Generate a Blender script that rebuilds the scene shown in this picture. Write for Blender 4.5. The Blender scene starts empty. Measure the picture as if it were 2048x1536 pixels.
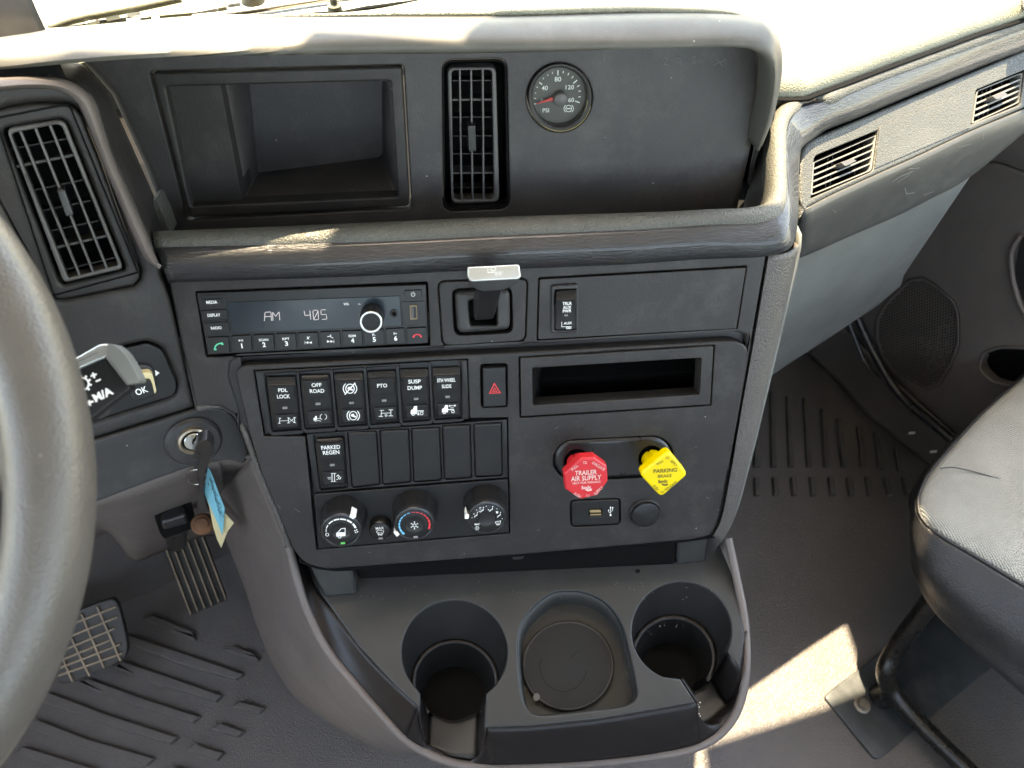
import bpy, bmesh, math, random
import numpy as np
from mathutils import Vector, Matrix
from mathutils.geometry import tessellate_polygon, delaunay_2d_cdt
random.seed(7)
S = bpy.context.scene
COL = S.collection
# ------------------------------------------------------------------ camera
F, CX, CY = 1480.0, 1024.0, 768.0
nz = lambda v: np.array(v, float) / np.linalg.norm(v)
Xc = nz((19976, -1168, 1480))
_d = np.array((0, 1075, 1480.0)); _d[0] = -(_d[1]*Xc[1] + _d[2]*Xc[2]) / Xc[0]
Zc = -nz(_d); Yc = np.cross(Zc, Xc)
RW = np.array([Xc, Yc, Zc])
CAM = np.array((0, 0, 1.35))
cd = bpy.data.cameras.new('camera'); cam = bpy.data.objects.new('camera', cd); COL.objects.link(cam)
cd.sensor_width = 36; cd.lens = F/2048*36; cd.clip_start = 0.02; cd.clip_end = 400
cx, cy, cz = RW @ np.array((1, 0, 0)), RW @ np.array((0, -1, 0)), RW @ np.array((0, 0, -1))
cam.matrix_world = Matrix(((cx[0], cy[0], cz[0], CAM[0]), (cx[1], cy[1], cz[1], CAM[1]), (cx[2], cy[2], cz[2], CAM[2]), (0, 0, 0, 1)))
cd.dof.use_dof = True; cd.dof.focus_distance = 0.66; cd.dof.aperture_fstop = 5.6
cd.dof.aperture_fstop = 9.0
S.camera = cam
# ------------------------------------------------------------------ world, sun, exposure
SUNV = Vector((-.05, .33, 1)).normalized()        # towards the sun
SUNEL = math.asin(SUNV.z)
w = bpy.data.worlds.new('World'); S.world = w; w.use_nodes = True
nt = w.node_tree; bg = nt.nodes['Background']
sky = nt.nodes.new('ShaderNodeTexSky'); sky.sky_type = 'NISHITA'; sky.sun_disc = False
sky.sun_elevation = SUNEL; sky.sun_rotation = math.atan2(SUNV.x, SUNV.y)
nt.links.new(sky.outputs[0], bg.inputs[0]); bg.inputs[1].default_value = 0.15
sl = bpy.data.lights.new('sun', 'SUN'); sl.energy = 2.4; sl.angle = math.radians(0.5); sl.color = (1, 0.95, 0.86)
so = bpy.data.objects.new('sun', sl); COL.objects.link(so)
so.rotation_euler = SUNV.to_track_quat('Z', 'Y').to_euler()
so.location = (0, 2, 6)
S.view_settings.view_transform = 'Standard'; S.view_settings.look = 'None'
S.view_settings.exposure = 3.75; S.view_settings.gamma = 1
S.view_settings.use_white_balance = True; S.view_settings.white_balance_temperature = 9400; S.view_settings.white_balance_tint = 10
S.cycles.use_denoising = True
S.cycles.max_bounces = 8; S.cycles.diffuse_bounces = 5; S.cycles.transparent_max_bounces = 12
S.cycles.caustics_reflective = False; S.cycles.caustics_refractive = False
S.cycles.sample_clamp_indirect = 6

# ------------------------------------------------------------------ geometry helpers
def ray(x, y): return RW @ np.array(((x-CX)/F, (y-CY)/F, 1.0))
def dep(x, y, d): return CAM + ray(x, y)*d
def fr(x, y, h):
    r = ray(x, y); return CAM + r*((h-CAM[2])/r[2])
TR = nz((.91, .42, 0)); TF = nz((-.42, .91, 0)); UPV = np.array((0, 0, 1.0))
def Tp(x, y, t):
    r = ray(x, y); return CAM + r*((t - CAM@TF)/(r@TF))
def Kp(x, y, t):
    r = ray(x, y); return CAM + r*((t - CAM@TR)/(r@TR))
def Yp(x, y, t):
    r = ray(x, y); return CAM + r*((t - CAM[1])/r[1])
def tw(a, t, z): return TR*a + TF*t + UPV*z
class Plane:
    def __init__(s, o, u, v):                      # u: right, v: up on the plane
        s.o = np.array(o, float); s.u = nz(u); s.n = nz(np.cross(s.u, v)); s.v = np.cross(s.n, s.u)
        if s.n @ (CAM - s.o) < 0: s.n = -s.n
    def at(s, x, y, c=0.0):
        r = ray(x, y); return CAM + r*(((s.o + s.n*c - CAM) @ s.n)/(r @ s.n))
    def loc(s, x, y, c=0.0):
        p = s.at(x, y, c) - s.o; return (float(p@s.u), float(p@s.v))
    def W(s, a, b, c=0.0): return s.o + s.u*a + s.v*b + s.n*c
    def mpp(s, x, y, c=0.0):                       # metres per photo pixel, across and down
        a, b, d = s.at(x, y, c), s.at(x+1, y, c), s.at(x, y+1, c)
        return np.linalg.norm(b-a), np.linalg.norm(d-a)
def tilt(o, u, horiz, deg):
    p = math.radians(deg); return Plane(o, u, horiz*math.sin(p) + UPV*math.cos(p))
YF = np.array((0, 1.0, 0)); XR = np.array((1.0, 0, 0))
LOW = tilt(dep(626, 640, .606), XR, YF, 29)
UP = tilt(dep(900, 440, .62) + np.array((0, .05, 0)), XR, YF, 16.5)
DRV = tilt(LOW.at(360, 650), TR, TF, 22)
TRAY = Plane((0, .25, .622), XR, (0, 1, .07))
FLOOR = Plane((0, 0, 0), XR, YF)
DOOR = Plane(TR*1.16, -TF, UPV)
def Z(ox, oy, s): return lambda *p: [(ox + x*s, oy + y*s) for x, y in p]
R1 = Z(0, 0, .40369); R2 = Z(700, 0, .3386); R3 = Z(1300, 0, .40367); R4 = Z(360, 500, .26367); R5 = Z(850, 500, .3418); R6 = Z(500, 700, .29304)
A1 = Z(0, 600, .32558); A2 = Z(0, 1000, .3489); A3 = Z(1030, 820, .22949); A4 = Z(560, 1060, .3125); A5 = Z(980, 1060, .30983); A6 = Z(1420, 500, .39055); A7 = Z(1420, 1000, .34889)
LV = Z(0, 130, .3191); S2 = Z(1500, 0, .27345); HV = Z(620, 960, .20508); S6 = Z(510, 720, .1416); S7 = Z(780, 715, .11719); GG = Z(1040, 110, .11068); K8 = Z(330, 820, .19529); W1 = Z(80, 0, .3125)

def rnd(pts, r, seg=5):
    n = len(pts); out = []
    rs = r if isinstance(r, (list, tuple)) else [r]*n
    for i in range(n):
        p = np.array(pts[i], float); a = np.array(pts[i-1], float)-p; b = np.array(pts[(i+1) % n], float)-p
        la, lb = np.linalg.norm(a), np.linalg.norm(b); q = min(rs[i], la*.49, lb*.49)
        if q <= 0: out.append(tuple(p)); continue
        s, e = p + a/la*q, p + b/lb*q
        for k in range(seg+1):
            t = k/seg; m = (1-t)**2*s + 2*t*(1-t)*p + t*t*e; out.append(tuple(m))
    return out
def ell(x, y, rx, ry=None, n=40, a0=0, a1=360, rot=0):
    ry = rx if ry is None else ry; o = []
    full = abs(a1-a0) >= 360
    for k in range(n if full else n+1):
        a = math.radians(a0 + (a1-a0)*k/n); u, v = rx*math.cos(a), ry*math.sin(a); c, s = math.cos(rot), math.sin(rot)
        o.append((x + u*c - v*s, y + u*s + v*c))
    return o
def sm2(pts, n):
    P = pts[-3:] + pts + pts[:3]; A = [np.array((*p, 0.)) for p in P]; R_ = cr(A, n*3)
    lo_, hi_ = None, None
    d = [np.linalg.norm(q-A[3]) for q in R_[:len(R_)//2]]; i0 = int(np.argmin(d)); d = [np.linalg.norm(q-A[3]) for q in R_[len(R_)//2:]]; i1 = int(np.argmin(d)) + len(R_)//2
    return [tuple(q[:2]) for q in R_[i0:i1]][::2]
def area(l): return sum(l[i-1][0]*l[i][1] - l[i][0]*l[i-1][1] for i in range(len(l)))/2
def clean(l):
    o = []
    for p in l:
        if not o or math.dist(p, o[-1]) > 1e-6: o.append(p)
    if math.dist(o[0], o[-1]) < 1e-6: o.pop()
    return o
def inset(l, d):
    n = len(l); o = []
    for i in range(n):
        p = np.array(l[i]); a = p - np.array(l[i-1]); b = np.array(l[(i+1) % n]) - p
        a /= max(np.linalg.norm(a), 1e-9); b /= max(np.linalg.norm(b), 1e-9)
        na, nb = np.array((-a[1], a[0])), np.array((-b[1], b[0])); m = na+nb; L = m@m
        m = m/L*2 if L > .25 else nb
        o.append(tuple(p + m*d))
    return o
def mk(name, verts, faces, mat=None, parent=None, smooth=35, uv=None, mats=None, fm=None):
    V = np.array(verts, float); cen = (V.min(0)+V.max(0))/2
    me = bpy.data.meshes.new(name); me.from_pydata([tuple(v) for v in V-cen], [], faces)
    if uv is not None:
        ul = me.uv_layers.new(name='UVMap')
        for lp in me.loops: ul.data[lp.index].uv = uv[lp.vertex_index]
    if mat: me.materials.append(mat)
    if mats:
        for m in mats: me.materials.append(m)
        for i, p in enumerate(me.polygons): p.material_index = fm[i]
    me.validate(); me.update()
    if smooth:
        me.shade_smooth(); me.set_sharp_from_angle(angle=math.radians(smooth))
    o = bpy.data.objects.new(name, me); COL.objects.link(o)
    wl = Vector(cen)
    if parent:
        o.parent = parent; o.location = wl - WL[parent.name]
    else: o.location = wl
    WL[o.name] = wl
    return o
WL = {}
def fixn(o):
    bm = bmesh.new(); bm.from_mesh(o.data); bmesh.ops.recalc_face_normals(bm, faces=bm.faces[:]); bm.to_mesh(o.data); bm.free(); return o
def empty(name, p):
    o = bpy.data.objects.new(name, None); o.empty_display_size = .02; COL.objects.link(o); o.location = Vector(p); WL[o.name] = Vector(p); return o
def tag(o, label=None, cat=None, group=None, kind=None):
    if label: o['label'] = label
    if cat: o['category'] = cat
    if group: o['group'] = group
    if kind: o['kind'] = kind
    return o
def thing(name, p, label, cat, group=None): return tag(empty(name, p), label, cat, group)
def plate(name, pl, outer, holes=(), c=0., back=None, bev=.001, seg=3, mat=None, parent=None, local=False, hbev=None, smooth=35):
    back = c-.004 if back is None else back
    loops = []
    for k, l in enumerate([outer]+list(holes)):
        L = clean([tuple(p) if local else pl.loc(p[0], p[1], c) for p in l])
        a = area(L)
        if (a < 0) == (k == 0): L = L[::-1]
        loops.append(L)
    V, Fc, fr2, idx = [], [], [], []
    for k, L in enumerate(loops):
        b = bev if k == 0 or hbev is None else hbev
        for i in range(len(L)):                      # keep the bevel inside the corner radius
            e1 = (L[i][0]-L[i-1][0], L[i][1]-L[i-1][1]); q_ = L[(i+1) % len(L)]; e2 = (q_[0]-L[i][0], q_[1]-L[i][1])
            l1, l2 = math.hypot(*e1), math.hypot(*e2); cr_ = e1[0]*e2[1]-e1[1]*e2[0]
            th = math.atan2(cr_, e1[0]*e2[0]+e1[1]*e2[1])
            if .08 < th < .9: b = min(b, max(.9*min(l1, l2)/th, .0002))
        prof = [(0, back)] + [(b*(1-math.cos(t*math.pi/2/seg)), c-b+b*math.sin(t*math.pi/2/seg)) for t in range(seg+1)] if b > 0 else [(0, back), (0, c)]
        n = len(L); st = len(V)
        for ins, cc in prof:
            for p in (inset(L, ins) if ins > 0 else L): V.append(pl.W(p[0], p[1], cc))
        for r in range(len(prof)-1):
            for i in range(n):
                j = (i+1) % n; A = st+r*n
                Fc.append((A+i, A+j, A+n+j, A+n+i))
        last = inset(L, prof[-1][0]) if prof[-1][0] > 0 else L
        fr2.append([Vector((p[0], p[1], 0)) for p in last]); idx += list(range(st+(len(prof)-1)*n, st+len(prof)*n))
    pts2 = [p.to_2d()*1000 for l in fr2 for p in l]; ed = []; q0 = 0
    for l in fr2: ed += [(q0+i, q0+(i+1) % len(l)) for i in range(len(l))]; q0 += len(l)
    ov, oe, of_, oiv, _a, _b = delaunay_2d_cdt(pts2, ed, [], 0, 1e-4)
    mp_ = []
    for v, orig in zip(ov, oiv):
        if orig: mp_.append(idx[orig[0]])
        else: V.append(pl.W(v[0]/1000, v[1]/1000, c)); mp_.append(len(V)-1)
    LA = [np.array([(p.x*1000, p.y*1000) for p in l]) for l in fr2]
    def inside(x, y):
        r = False
        for A_ in LA:
            B_ = np.roll(A_, -1, 0); cnd = (A_[:, 1] > y) != (B_[:, 1] > y)
            if cnd.any():
                a_, b_ = A_[cnd], B_[cnd]; xi = a_[:, 0] + (y-a_[:, 1])/(b_[:, 1]-a_[:, 1])*(b_[:, 0]-a_[:, 0])
                if (xi > x).sum() % 2: r = not r
        return r
    for t in of_:
        cx0 = sum(ov[q][0] for q in t)/len(t); cy0 = sum(ov[q][1] for q in t)/len(t)
        if inside(cx0, cy0): Fc.append(tuple(mp_[q] for q in t))
    o = mk(name, V, Fc, mat, parent, smooth=0)
    fixn(o)
    # make the front look at the camera side of the plane
    me = o.data; s = sum((np.array(p.normal)@pl.n)*p.area for p in me.polygons if p.loop_total == 3)
    if s < 0: me.flip_normals()
    if smooth:
        me.shade_smooth(); me.set_sharp_from_angle(angle=math.radians(smooth))
        if bev > 0: wm = o.modifiers.new('normals', 'WEIGHTED_NORMAL'); wm.keep_sharp = True; wm.weight = 100
    return o
def pocket(name, pl, loops, mat, parent=None, cap=True, smooth=35):
    """loops: [(px outline, c)], front to back; walls and a bottom"""
    V, Fc = [], []; n = len(loops[0][0])
    for l, c in loops:
        for p in l: V.append(pl.at(p[0], p[1], c) if not callable(c) else c(*p))
    for r in range(len(loops)-1):
        for i in range(n):
            j = (i+1) % n; Fc.append((r*n+i, r*n+j, (r+1)*n+j, (r+1)*n+i))
    if cap: Fc.append(tuple(range((len(loops)-1)*n, len(loops)*n)))
    o = mk(name, V, Fc, mat, parent, smooth=0); fixn(o)
    me = o.data
    if cap:
        P = me.polygons[len(me.polygons)-1]
        if np.array(P.normal)@(CAM-V[-1]) < 0: me.flip_normals()
    me.shade_smooth(); me.set_sharp_from_angle(angle=math.radians(smooth))
    md = o.modifiers.new('thickness', 'SOLIDIFY'); md.thickness = .0015; md.offset = -1
    return o
def cr(P, n, closed=False, lin=False):
    P = [np.array(p, float) for p in P]
    d = [0]
    for a, b in zip(P[:-1], P[1:]): d.append(d[-1] + max(np.linalg.norm(b-a), 1e-9)**.5 if not lin else d[-1]+max(np.linalg.norm(b-a), 1e-9))
    out = []
    Q = [2*P[0]-P[1]] + P + [2*P[-1]-P[-2]]
    tt = [d[0]-(d[1]-d[0])] + d + [d[-1]+(d[-1]-d[-2])]
    L = [0]
    for a, b in zip(P[:-1], P[1:]): L.append(L[-1]+max(np.linalg.norm(b-a), 1e-9))
    for k in range(n):
        s = L[-1]*k/(n-1); i = min(max([q for q in range(len(L)) if L[q] <= s+1e-12]), len(P)-2)
        f = (s-L[i])/(L[i+1]-L[i])
        if lin: out.append(P[i]*(1-f)+P[i+1]*f); continue
        t = d[i]+f*(d[i+1]-d[i]); p0, p1, p2, p3 = Q[i:i+4]; t0, t1, t2, t3 = tt[i:i+4]
        a1 = (t1-t)/(t1-t0)*p0+(t-t0)/(t1-t0)*p1; a2 = (t2-t)/(t2-t1)*p1+(t-t1)/(t2-t1)*p2; a3 = (t3-t)/(t3-t2)*p2+(t-t2)/(t3-t2)*p3
        b1 = (t2-t)/(t2-t0)*a1+(t-t0)/(t2-t0)*a2; b2 = (t3-t)/(t3-t1)*a2+(t-t1)/(t3-t1)*a3
        out.append((t2-t)/(t2-t1)*b1+(t-t1)/(t2-t1)*b2)
    return out
def loft(name, rows, mat, parent=None, nu=40, nv=10, thick=.003, linu=False, linv=False, smooth=50, aligned=False, face=None):
    rr = [cr(r, nu, lin=linu) for r in rows] if not aligned else [[np.array(p, float) for p in r] for r in rows]
    nu = len(rr[0])
    cols = [cr([r[i] for r in rr], nv, lin=linv) for i in range(nu)]
    V, UVs = [], []; mid = cols[nu//2]
    ul = [0]; R0 = [c[nv//2] for c in cols]
    for a, b in zip(R0[:-1], R0[1:]): ul.append(ul[-1]+np.linalg.norm(b-a))
    vl = [0]
    for a, b in zip(mid[:-1], mid[1:]): vl.append(vl[-1]+np.linalg.norm(b-a))
    for i in range(nu):
        for j in range(nv): V.append(cols[i][j]); UVs.append((ul[i], vl[j]))
    Fc = [(i*nv+j, i*nv+j+1, (i+1)*nv+j+1, (i+1)*nv+j) for i in range(nu-1) for j in range(nv-1)]
    o = mk(name, V, Fc, mat, parent, smooth=0, uv=UVs)
    me = o.data; look = CAM if face is None else np.array(face)
    s = sum(np.array(p.normal)@nz(look-np.array(p.center)-np.array(WL[o.name]))*p.area for p in me.polygons)
    if s < 0: me.flip_normals()
    me.shade_smooth(); me.set_sharp_from_angle(angle=math.radians(smooth))
    if thick: md = o.modifiers.new('thickness', 'SOLIDIFY'); md.thickness = thick; md.offset = -1
    return o
def tube(name, path, r, mat, parent=None, n=14, npt=None, closed=False, caps=True, flat=1.0, up=None):
    P = [np.array(p, float) for p in path]
    if npt: P = cr(P, npt)
    m = len(P); rs = r if isinstance(r, (list, tuple)) else [r]*m
    if len(rs) != m: rs = list(np.interp(np.linspace(0, 1, m), np.linspace(0, 1, len(rs)), rs))
    V, Fc = [], []; prev = None
    for i in range(m):
        if closed: t = nz(P[(i+1) % m]-P[i-1])
        else: t = nz(P[min(i+1, m-1)]-P[max(i-1, 0)])
        ref = prev if prev is not None else (np.array(up, float) if up is not None else (UPV if abs(t@UPV) < .9 else XR))
        a = nz(ref - t*(ref@t)); b = np.cross(t, a); prev = a
        for k in range(n):
            th = 2*math.pi*k/n; V.append(P[i] + a*rs[i]*math.cos(th) + b*rs[i]*flat*math.sin(th))
    for i in range(m if closed else m-1):
        i2 = (i+1) % m
        for k in range(n): Fc.append((i*n+k, i*n+(k+1) % n, i2*n+(k+1) % n, i2*n+k))
    if caps and not closed: Fc += [tuple(range(n))[::-1], tuple(range((m-1)*n, m*n))]
    return fixn(mk(name, V, Fc, mat, parent, smooth=50))
def lathe(name, cen, ax, prof, mat, parent=None, n=40, smooth=35, u=None, wob=None):
    ax = nz(ax); u = XR if u is None else u; u = nz(u - ax*(u@ax)); v = np.cross(ax, u); V, Fc = [], []
    for r, c in prof:
        for k in range(n):
            th = 2*math.pi*k/n; q = r*(wob(k, r, c) if wob else 1); V.append(np.array(cen) + ax*c + u*q*math.cos(th) + v*q*math.sin(th))
    m = len(prof)
    for i in range(m-1):
        for k in range(n): Fc.append((i*n+k, i*n+(k+1) % n, (i+1)*n+(k+1) % n, (i+1)*n+k))
    if prof[0][0] > 1e-5: Fc.append(tuple(range(n))[::-1])
    if prof[-1][0] > 1e-5: Fc.append(tuple(range((m-1)*n, m*n)))
    return fixn(mk(name, V, Fc, mat, parent, smooth=smooth))
def boxw(name, cor, mat, parent=None, bev=0, smooth=35):
    """cor: 8 world corners: 4 bottom then 4 top"""
    o = fixn(mk(name, cor, [(0, 1, 2, 3), (4, 5, 6, 7), (0, 1, 5, 4), (1, 2, 6, 5), (2, 3, 7, 6), (3, 0, 4, 7)], mat, parent, smooth=smooth))
    if bev:
        md = o.modifiers.new('bevel', 'BEVEL'); md.width = bev; md.segments = 2
    return o
def prism(name, pts, vec, mat, parent=None, bev=0):
    n = len(pts); V = [np.array(p) for p in pts] + [np.array(p)+np.array(vec) for p in pts]
    Fc = [tuple(range(n)), tuple(range(n, 2*n))] + [(i, (i+1) % n, n+(i+1) % n, n+i) for i in range(n)]
    o = fixn(mk(name, V, Fc, mat, parent, smooth=35))
    if bev: md = o.modifiers.new('bevel', 'BEVEL'); md.width = bev; md.segments = 3; md.limit_method = 'ANGLE'
    return o
_tc = {}
def tmesh(s, bold=.012):
    if (s, bold) in _tc: return _tc[(s, bold)]
    cu = bpy.data.curves.new('t', 'FONT'); cu.body = s; cu.size = 1; cu.align_x = 'CENTER'; cu.offset = bold; cu.resolution_u = 3
    cu.space_line = .95
    o = bpy.data.objects.new('t', cu); COL.objects.link(o)
    dg = bpy.context.evaluated_depsgraph_get(); me = bpy.data.meshes.new_from_object(o.evaluated_get(dg))
    V = [np.array(v.co) for v in me.vertices]; Fc = [tuple(p.vertices) for p in me.polygons]
    bpy.data.objects.remove(o); bpy.data.curves.remove(cu); bpy.data.meshes.remove(me)
    _tc[(s, bold)] = (V, Fc); return V, Fc
def text(s, pl, x, y, w, h, mat, parent, c=.0004, rot=0, bold=.012, name='lettering'):
    bold += .005
    """text centred on photo pixel x,y; w,h in photo pixels"""
    V, Fc = tmesh(s, bold); A = np.array(V); lo, hi = A.min(0), A.max(0); ce = (lo+hi)/2
    mx, my = pl.mpp(x, y, c); sx = w*mx/(hi[0]-lo[0]); sy = h*my/(hi[1]-lo[1]); a, b = pl.loc(x, y, c)
    cr_, sr_ = math.cos(rot), math.sin(rot); P = []
    for v in V:
        u, q = (v[0]-ce[0])*sx, (v[1]-ce[1])*sy; P.append(pl.W(a + u*cr_ - q*sr_, b + u*sr_ + q*cr_, c))
    o = mk(name, P, Fc, mat, parent, smooth=0)
    if sum(np.array(p.normal)@pl.n for p in o.data.polygons) < 0: o.data.flip_normals()
    return o
def strokes(name, pl, L, mat, parent, c=.0004, wpx=1.2):
    """L: list of (points px, width px or None=filled, closed)"""
    V, Fc = [], []
    for k, it in enumerate(L):
        pts = it[0]; wd = it[1] if len(it) > 1 else wpx; cl = it[2] if len(it) > 2 else False
        cc = c + k*4e-5; Q = clean([pl.loc(x, y, cc) for x, y in pts]); st = len(V)
        if wd is None:
            for q in Q: V.append(pl.W(q[0], q[1], cc))
            for t in tessellate_polygon([[Vector((q[0], q[1], 0)) for q in Q]]): Fc.append(tuple(st+i for i in t))
            continue
        hw = wd*pl.mpp(*pts[0], cc)[0]/2; n = len(Q)
        for i in range(n):
            p = np.array(Q[i]); a = p-np.array(Q[i-1]) if (i or cl) else None; b = np.array(Q[(i+1) % n])-p if (i < n-1 or cl) else None
            a = b if a is None else a; b = a if b is None else b; a = a/np.linalg.norm(a); b = b/np.linalg.norm(b)
            m = np.array((-a[1]-b[1], a[0]+b[0])); L2 = m@m; m = m*2/L2 if L2 > .8 else np.array((-b[1], b[0]))
            e = np.array((0., 0.))
            if not cl and i == 0: e = -a*hw*.3
            if not cl and i == n-1: e = b*hw*.3
            for sg in (1, -1): q = p+m*hw*sg+e; V.append(pl.W(q[0], q[1], cc))
        for i in range(n if cl else n-1):
            j = (i+1) % n; Fc.append((st+2*i, st+2*i+1, st+2*j+1, st+2*j))
    o = mk(name, V, Fc, mat, parent, smooth=0)
    me = o.data; bm = bmesh.new(); bm.from_mesh(me)
    for f in bm.faces:
        if f.normal.dot(Vector(pl.n)) < 0: f.normal_flip()
    bm.to_mesh(me); bm.free()
    return o
def tri(pl_c): return None
# ------------------------------------------------------------------ materials
def mat(name, col, rough=.5, bump=None, bstr=.3, bscale=800, bdist=.0003, metal=0, coat=0, dust=0, var=.15, spec=.5, emit=None, uv=False, scr=0, sheen=0):
    m = bpy.data.materials.new(name); m.use_nodes = True; N = m.node_tree; B = N.nodes['Principled BSDF']; L = N.links.new
    B.inputs['Base Color'].default_value = (*col, 1); B.inputs['Roughness'].default_value = rough; B.inputs['Metallic'].default_value = metal
    B.inputs['Coat Weight'].default_value = coat; B.inputs['Specular IOR Level'].default_value = spec
    if sheen: B.inputs['Sheen Weight'].default_value = sheen
    if emit: B.inputs['Emission Color'].default_value = (*emit[:3], 1); B.inputs['Emission Strength'].default_value = emit[3]
    tc = N.nodes.new('ShaderNodeTexCoord'); src = tc.outputs['UV' if uv else 'Object']
    if var:
        n1 = N.nodes.new('ShaderNodeTexNoise'); n1.inputs['Scale'].default_value = 14; n1.inputs['Detail'].default_value = 7; n1.inputs['Roughness'].default_value = .65
        L(tc.outputs['Object'], n1.inputs['Vector'])
        mr = N.nodes.new('ShaderNodeMapRange'); mr.inputs[1].default_value = .3; mr.inputs[2].default_value = .7; mr.inputs[3].default_value = 1-var; mr.inputs[4].default_value = 1+var
        L(n1.outputs[0], mr.inputs[0])
        mx = N.nodes.new('ShaderNodeMix'); mx.data_type = 'RGBA'; mx.blend_type = 'MULTIPLY'; mx.inputs[0].default_value = 1; mx.inputs[6].default_value = (*col, 1)
        cb = N.nodes.new('ShaderNodeCombineColor')
        for i in range(3): L(mr.outputs[0], cb.inputs[i])
        L(cb.outputs[0], mx.inputs[7]); cur = mx.outputs[2]
        mr2 = N.nodes.new('ShaderNodeMapRange'); mr2.inputs[1].default_value = .3; mr2.inputs[2].default_value = .7; mr2.inputs[3].default_value = max(rough-.04, .02); mr2.inputs[4].default_value = min(rough+.05, 1)
        n2 = N.nodes.new('ShaderNodeTexNoise'); n2.inputs['Scale'].default_value = 55; n2.inputs['Detail'].default_value = 6; L(tc.outputs['Object'], n2.inputs['Vector'])
        L(n2.outputs[0], mr2.inputs[0]); L(mr2.outputs[0], B.inputs['Roughness'])
        if dust:
            vo = N.nodes.new('ShaderNodeTexVoronoi'); vo.inputs['Scale'].default_value = 85; L(tc.outputs['Object'], vo.inputs['Vector'])
            lt = N.nodes.new('ShaderNodeMath'); lt.operation = 'LESS_THAN'; lt.inputs[1].default_value = .055; L(vo.outputs['Distance'], lt.inputs[0])
            wn = N.nodes.new('ShaderNodeTexWhiteNoise'); L(vo.outputs['Position'], wn.inputs['Vector'])
            g = N.nodes.new('ShaderNodeMath'); g.operation = 'GREATER_THAN'; g.inputs[1].default_value = .86; L(wn.outputs['Value'], g.inputs[0])
            mu = N.nodes.new('ShaderNodeMath'); mu.operation = 'MULTIPLY'; L(lt.outputs[0], mu.inputs[0]); L(g.outputs[0], mu.inputs[1])
            m3 = N.nodes.new('ShaderNodeMath'); m3.operation = 'MULTIPLY'; L(mu.outputs[0], m3.inputs[0]); m3.inputs[1].default_value = dust
            # dusty film
            n4 = N.nodes.new('ShaderNodeTexNoise'); n4.inputs['Scale'].default_value = 24; n4.inputs['Detail'].default_value = 10; n4.inputs['Roughness'].default_value = .75; L(tc.outputs['Object'], n4.inputs['Vector'])
            m4 = N.nodes.new('ShaderNodeMapRange'); m4.inputs[1].default_value = .5; m4.inputs[2].default_value = .8; m4.inputs[3].default_value = 0; m4.inputs[4].default_value = .12*dust; L(n4.outputs[0], m4.inputs[0])
            ad = N.nodes.new('ShaderNodeMath'); ad.operation = 'ADD'; ad.use_clamp = True; L(m3.outputs[0], ad.inputs[0]); L(m4.outputs[0], ad.inputs[1])
            m5 = N.nodes.new('ShaderNodeMix'); m5.data_type = 'RGBA'; m5.inputs[7].default_value = (.35, .33, .29, 1); L(ad.outputs[0], m5.inputs[0]); L(cur, m5.inputs[6]); cur = m5.outputs[2]
        L(cur, B.inputs['Base Color'])
    if bump:
        bp = N.nodes.new('ShaderNodeBump'); bp.inputs['Strength'].default_value = bstr; bp.inputs['Distance'].default_value = bdist
        if bump == 'leather':
            t = N.nodes.new('ShaderNodeTexVoronoi'); t.feature = 'SMOOTH_F1'; t.inputs['Scale'].default_value = bscale; t.inputs['Smoothness'].default_value = .4
            nn = N.nodes.new('ShaderNodeTexNoise'); nn.inputs['Scale'].default_value = bscale*.5; mxv = N.nodes.new('ShaderNodeMix'); mxv.data_type = 'VECTOR'; mxv.inputs[0].default_value = .002
            L(src, nn.inputs['Vector']); L(src, mxv.inputs[4]); L(nn.outputs[1], mxv.inputs[5]); L(mxv.outputs[1], t.inputs['Vector']); out = t.outputs['Distance']; bp.invert = True
        elif bump == 'grain':
            mp = N.nodes.new('ShaderNodeMapping'); mp.inputs['Scale'].default_value = (120, 900, 900); L(src, mp.inputs['Vector'])
            t = N.nodes.new('ShaderNodeTexNoise'); t.inputs['Scale'].default_value = 1; t.inputs['Detail'].default_value = 3; t.inputs['Distortion'].default_value = .6; L(mp.outputs[0], t.inputs['Vector']); out = t.outputs[0]
        elif bump == 'weave':
            mp = N.nodes.new('ShaderNodeMapping'); mp.inputs['Scale'].default_value = (bscale, bscale, bscale); mp.inputs['Rotation'].default_value = (0, 0, .5); L(src, mp.inputs['Vector'])
            sx = N.nodes.new('ShaderNodeSeparateXYZ'); L(mp.outputs[0], sx.inputs[0]); ms = []
            for i in (0, 1):
                q = N.nodes.new('ShaderNodeMath'); q.operation = 'SINE'; L(sx.outputs[i], q.inputs[0]); ms.append(q)
            q = N.nodes.new('ShaderNodeMath'); q.operation = 'MULTIPLY'; L(ms[0].outputs[0], q.inputs[0]); L(ms[1].outputs[0], q.inputs[1]); out = q.outputs[0]
        elif bump == 'brush':
            mp = N.nodes.new('ShaderNodeMapping'); mp.inputs['Scale'].default_value = (40, 40, 1500); L(src, mp.inputs['Vector'])
            t = N.nodes.new('ShaderNodeTexNoise'); t.inputs['Scale'].default_value = 1; L(mp.outputs[0], t.inputs['Vector']); out = t.outputs[0]
        else:
            t = N.nodes.new('ShaderNodeTexNoise'); t.inputs['Scale'].default_value = bscale; t.inputs['Detail'].default_value = 3; L(src, t.inputs['Vector']); out = t.outputs[0]
        L(out, bp.inputs['Height']); L(bp.outputs[0], B.inputs['Normal'])
    return m
M = {}
M['blk'] = mat('matte black plastic', (.022, .021, .021), .5, 'noise', .35, 900, .0003, dust=.6)
M['panel'] = mat('black panel plastic', (.0235, .0215, .0205), .46, 'noise', .6, 900, .0005, dust=.8, spec=.35)
M['upper'] = mat('upper panel plastic', (.040, .037, .036), .47, 'noise', .65, 900, .0006, dust=.9, spec=.4)
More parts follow.
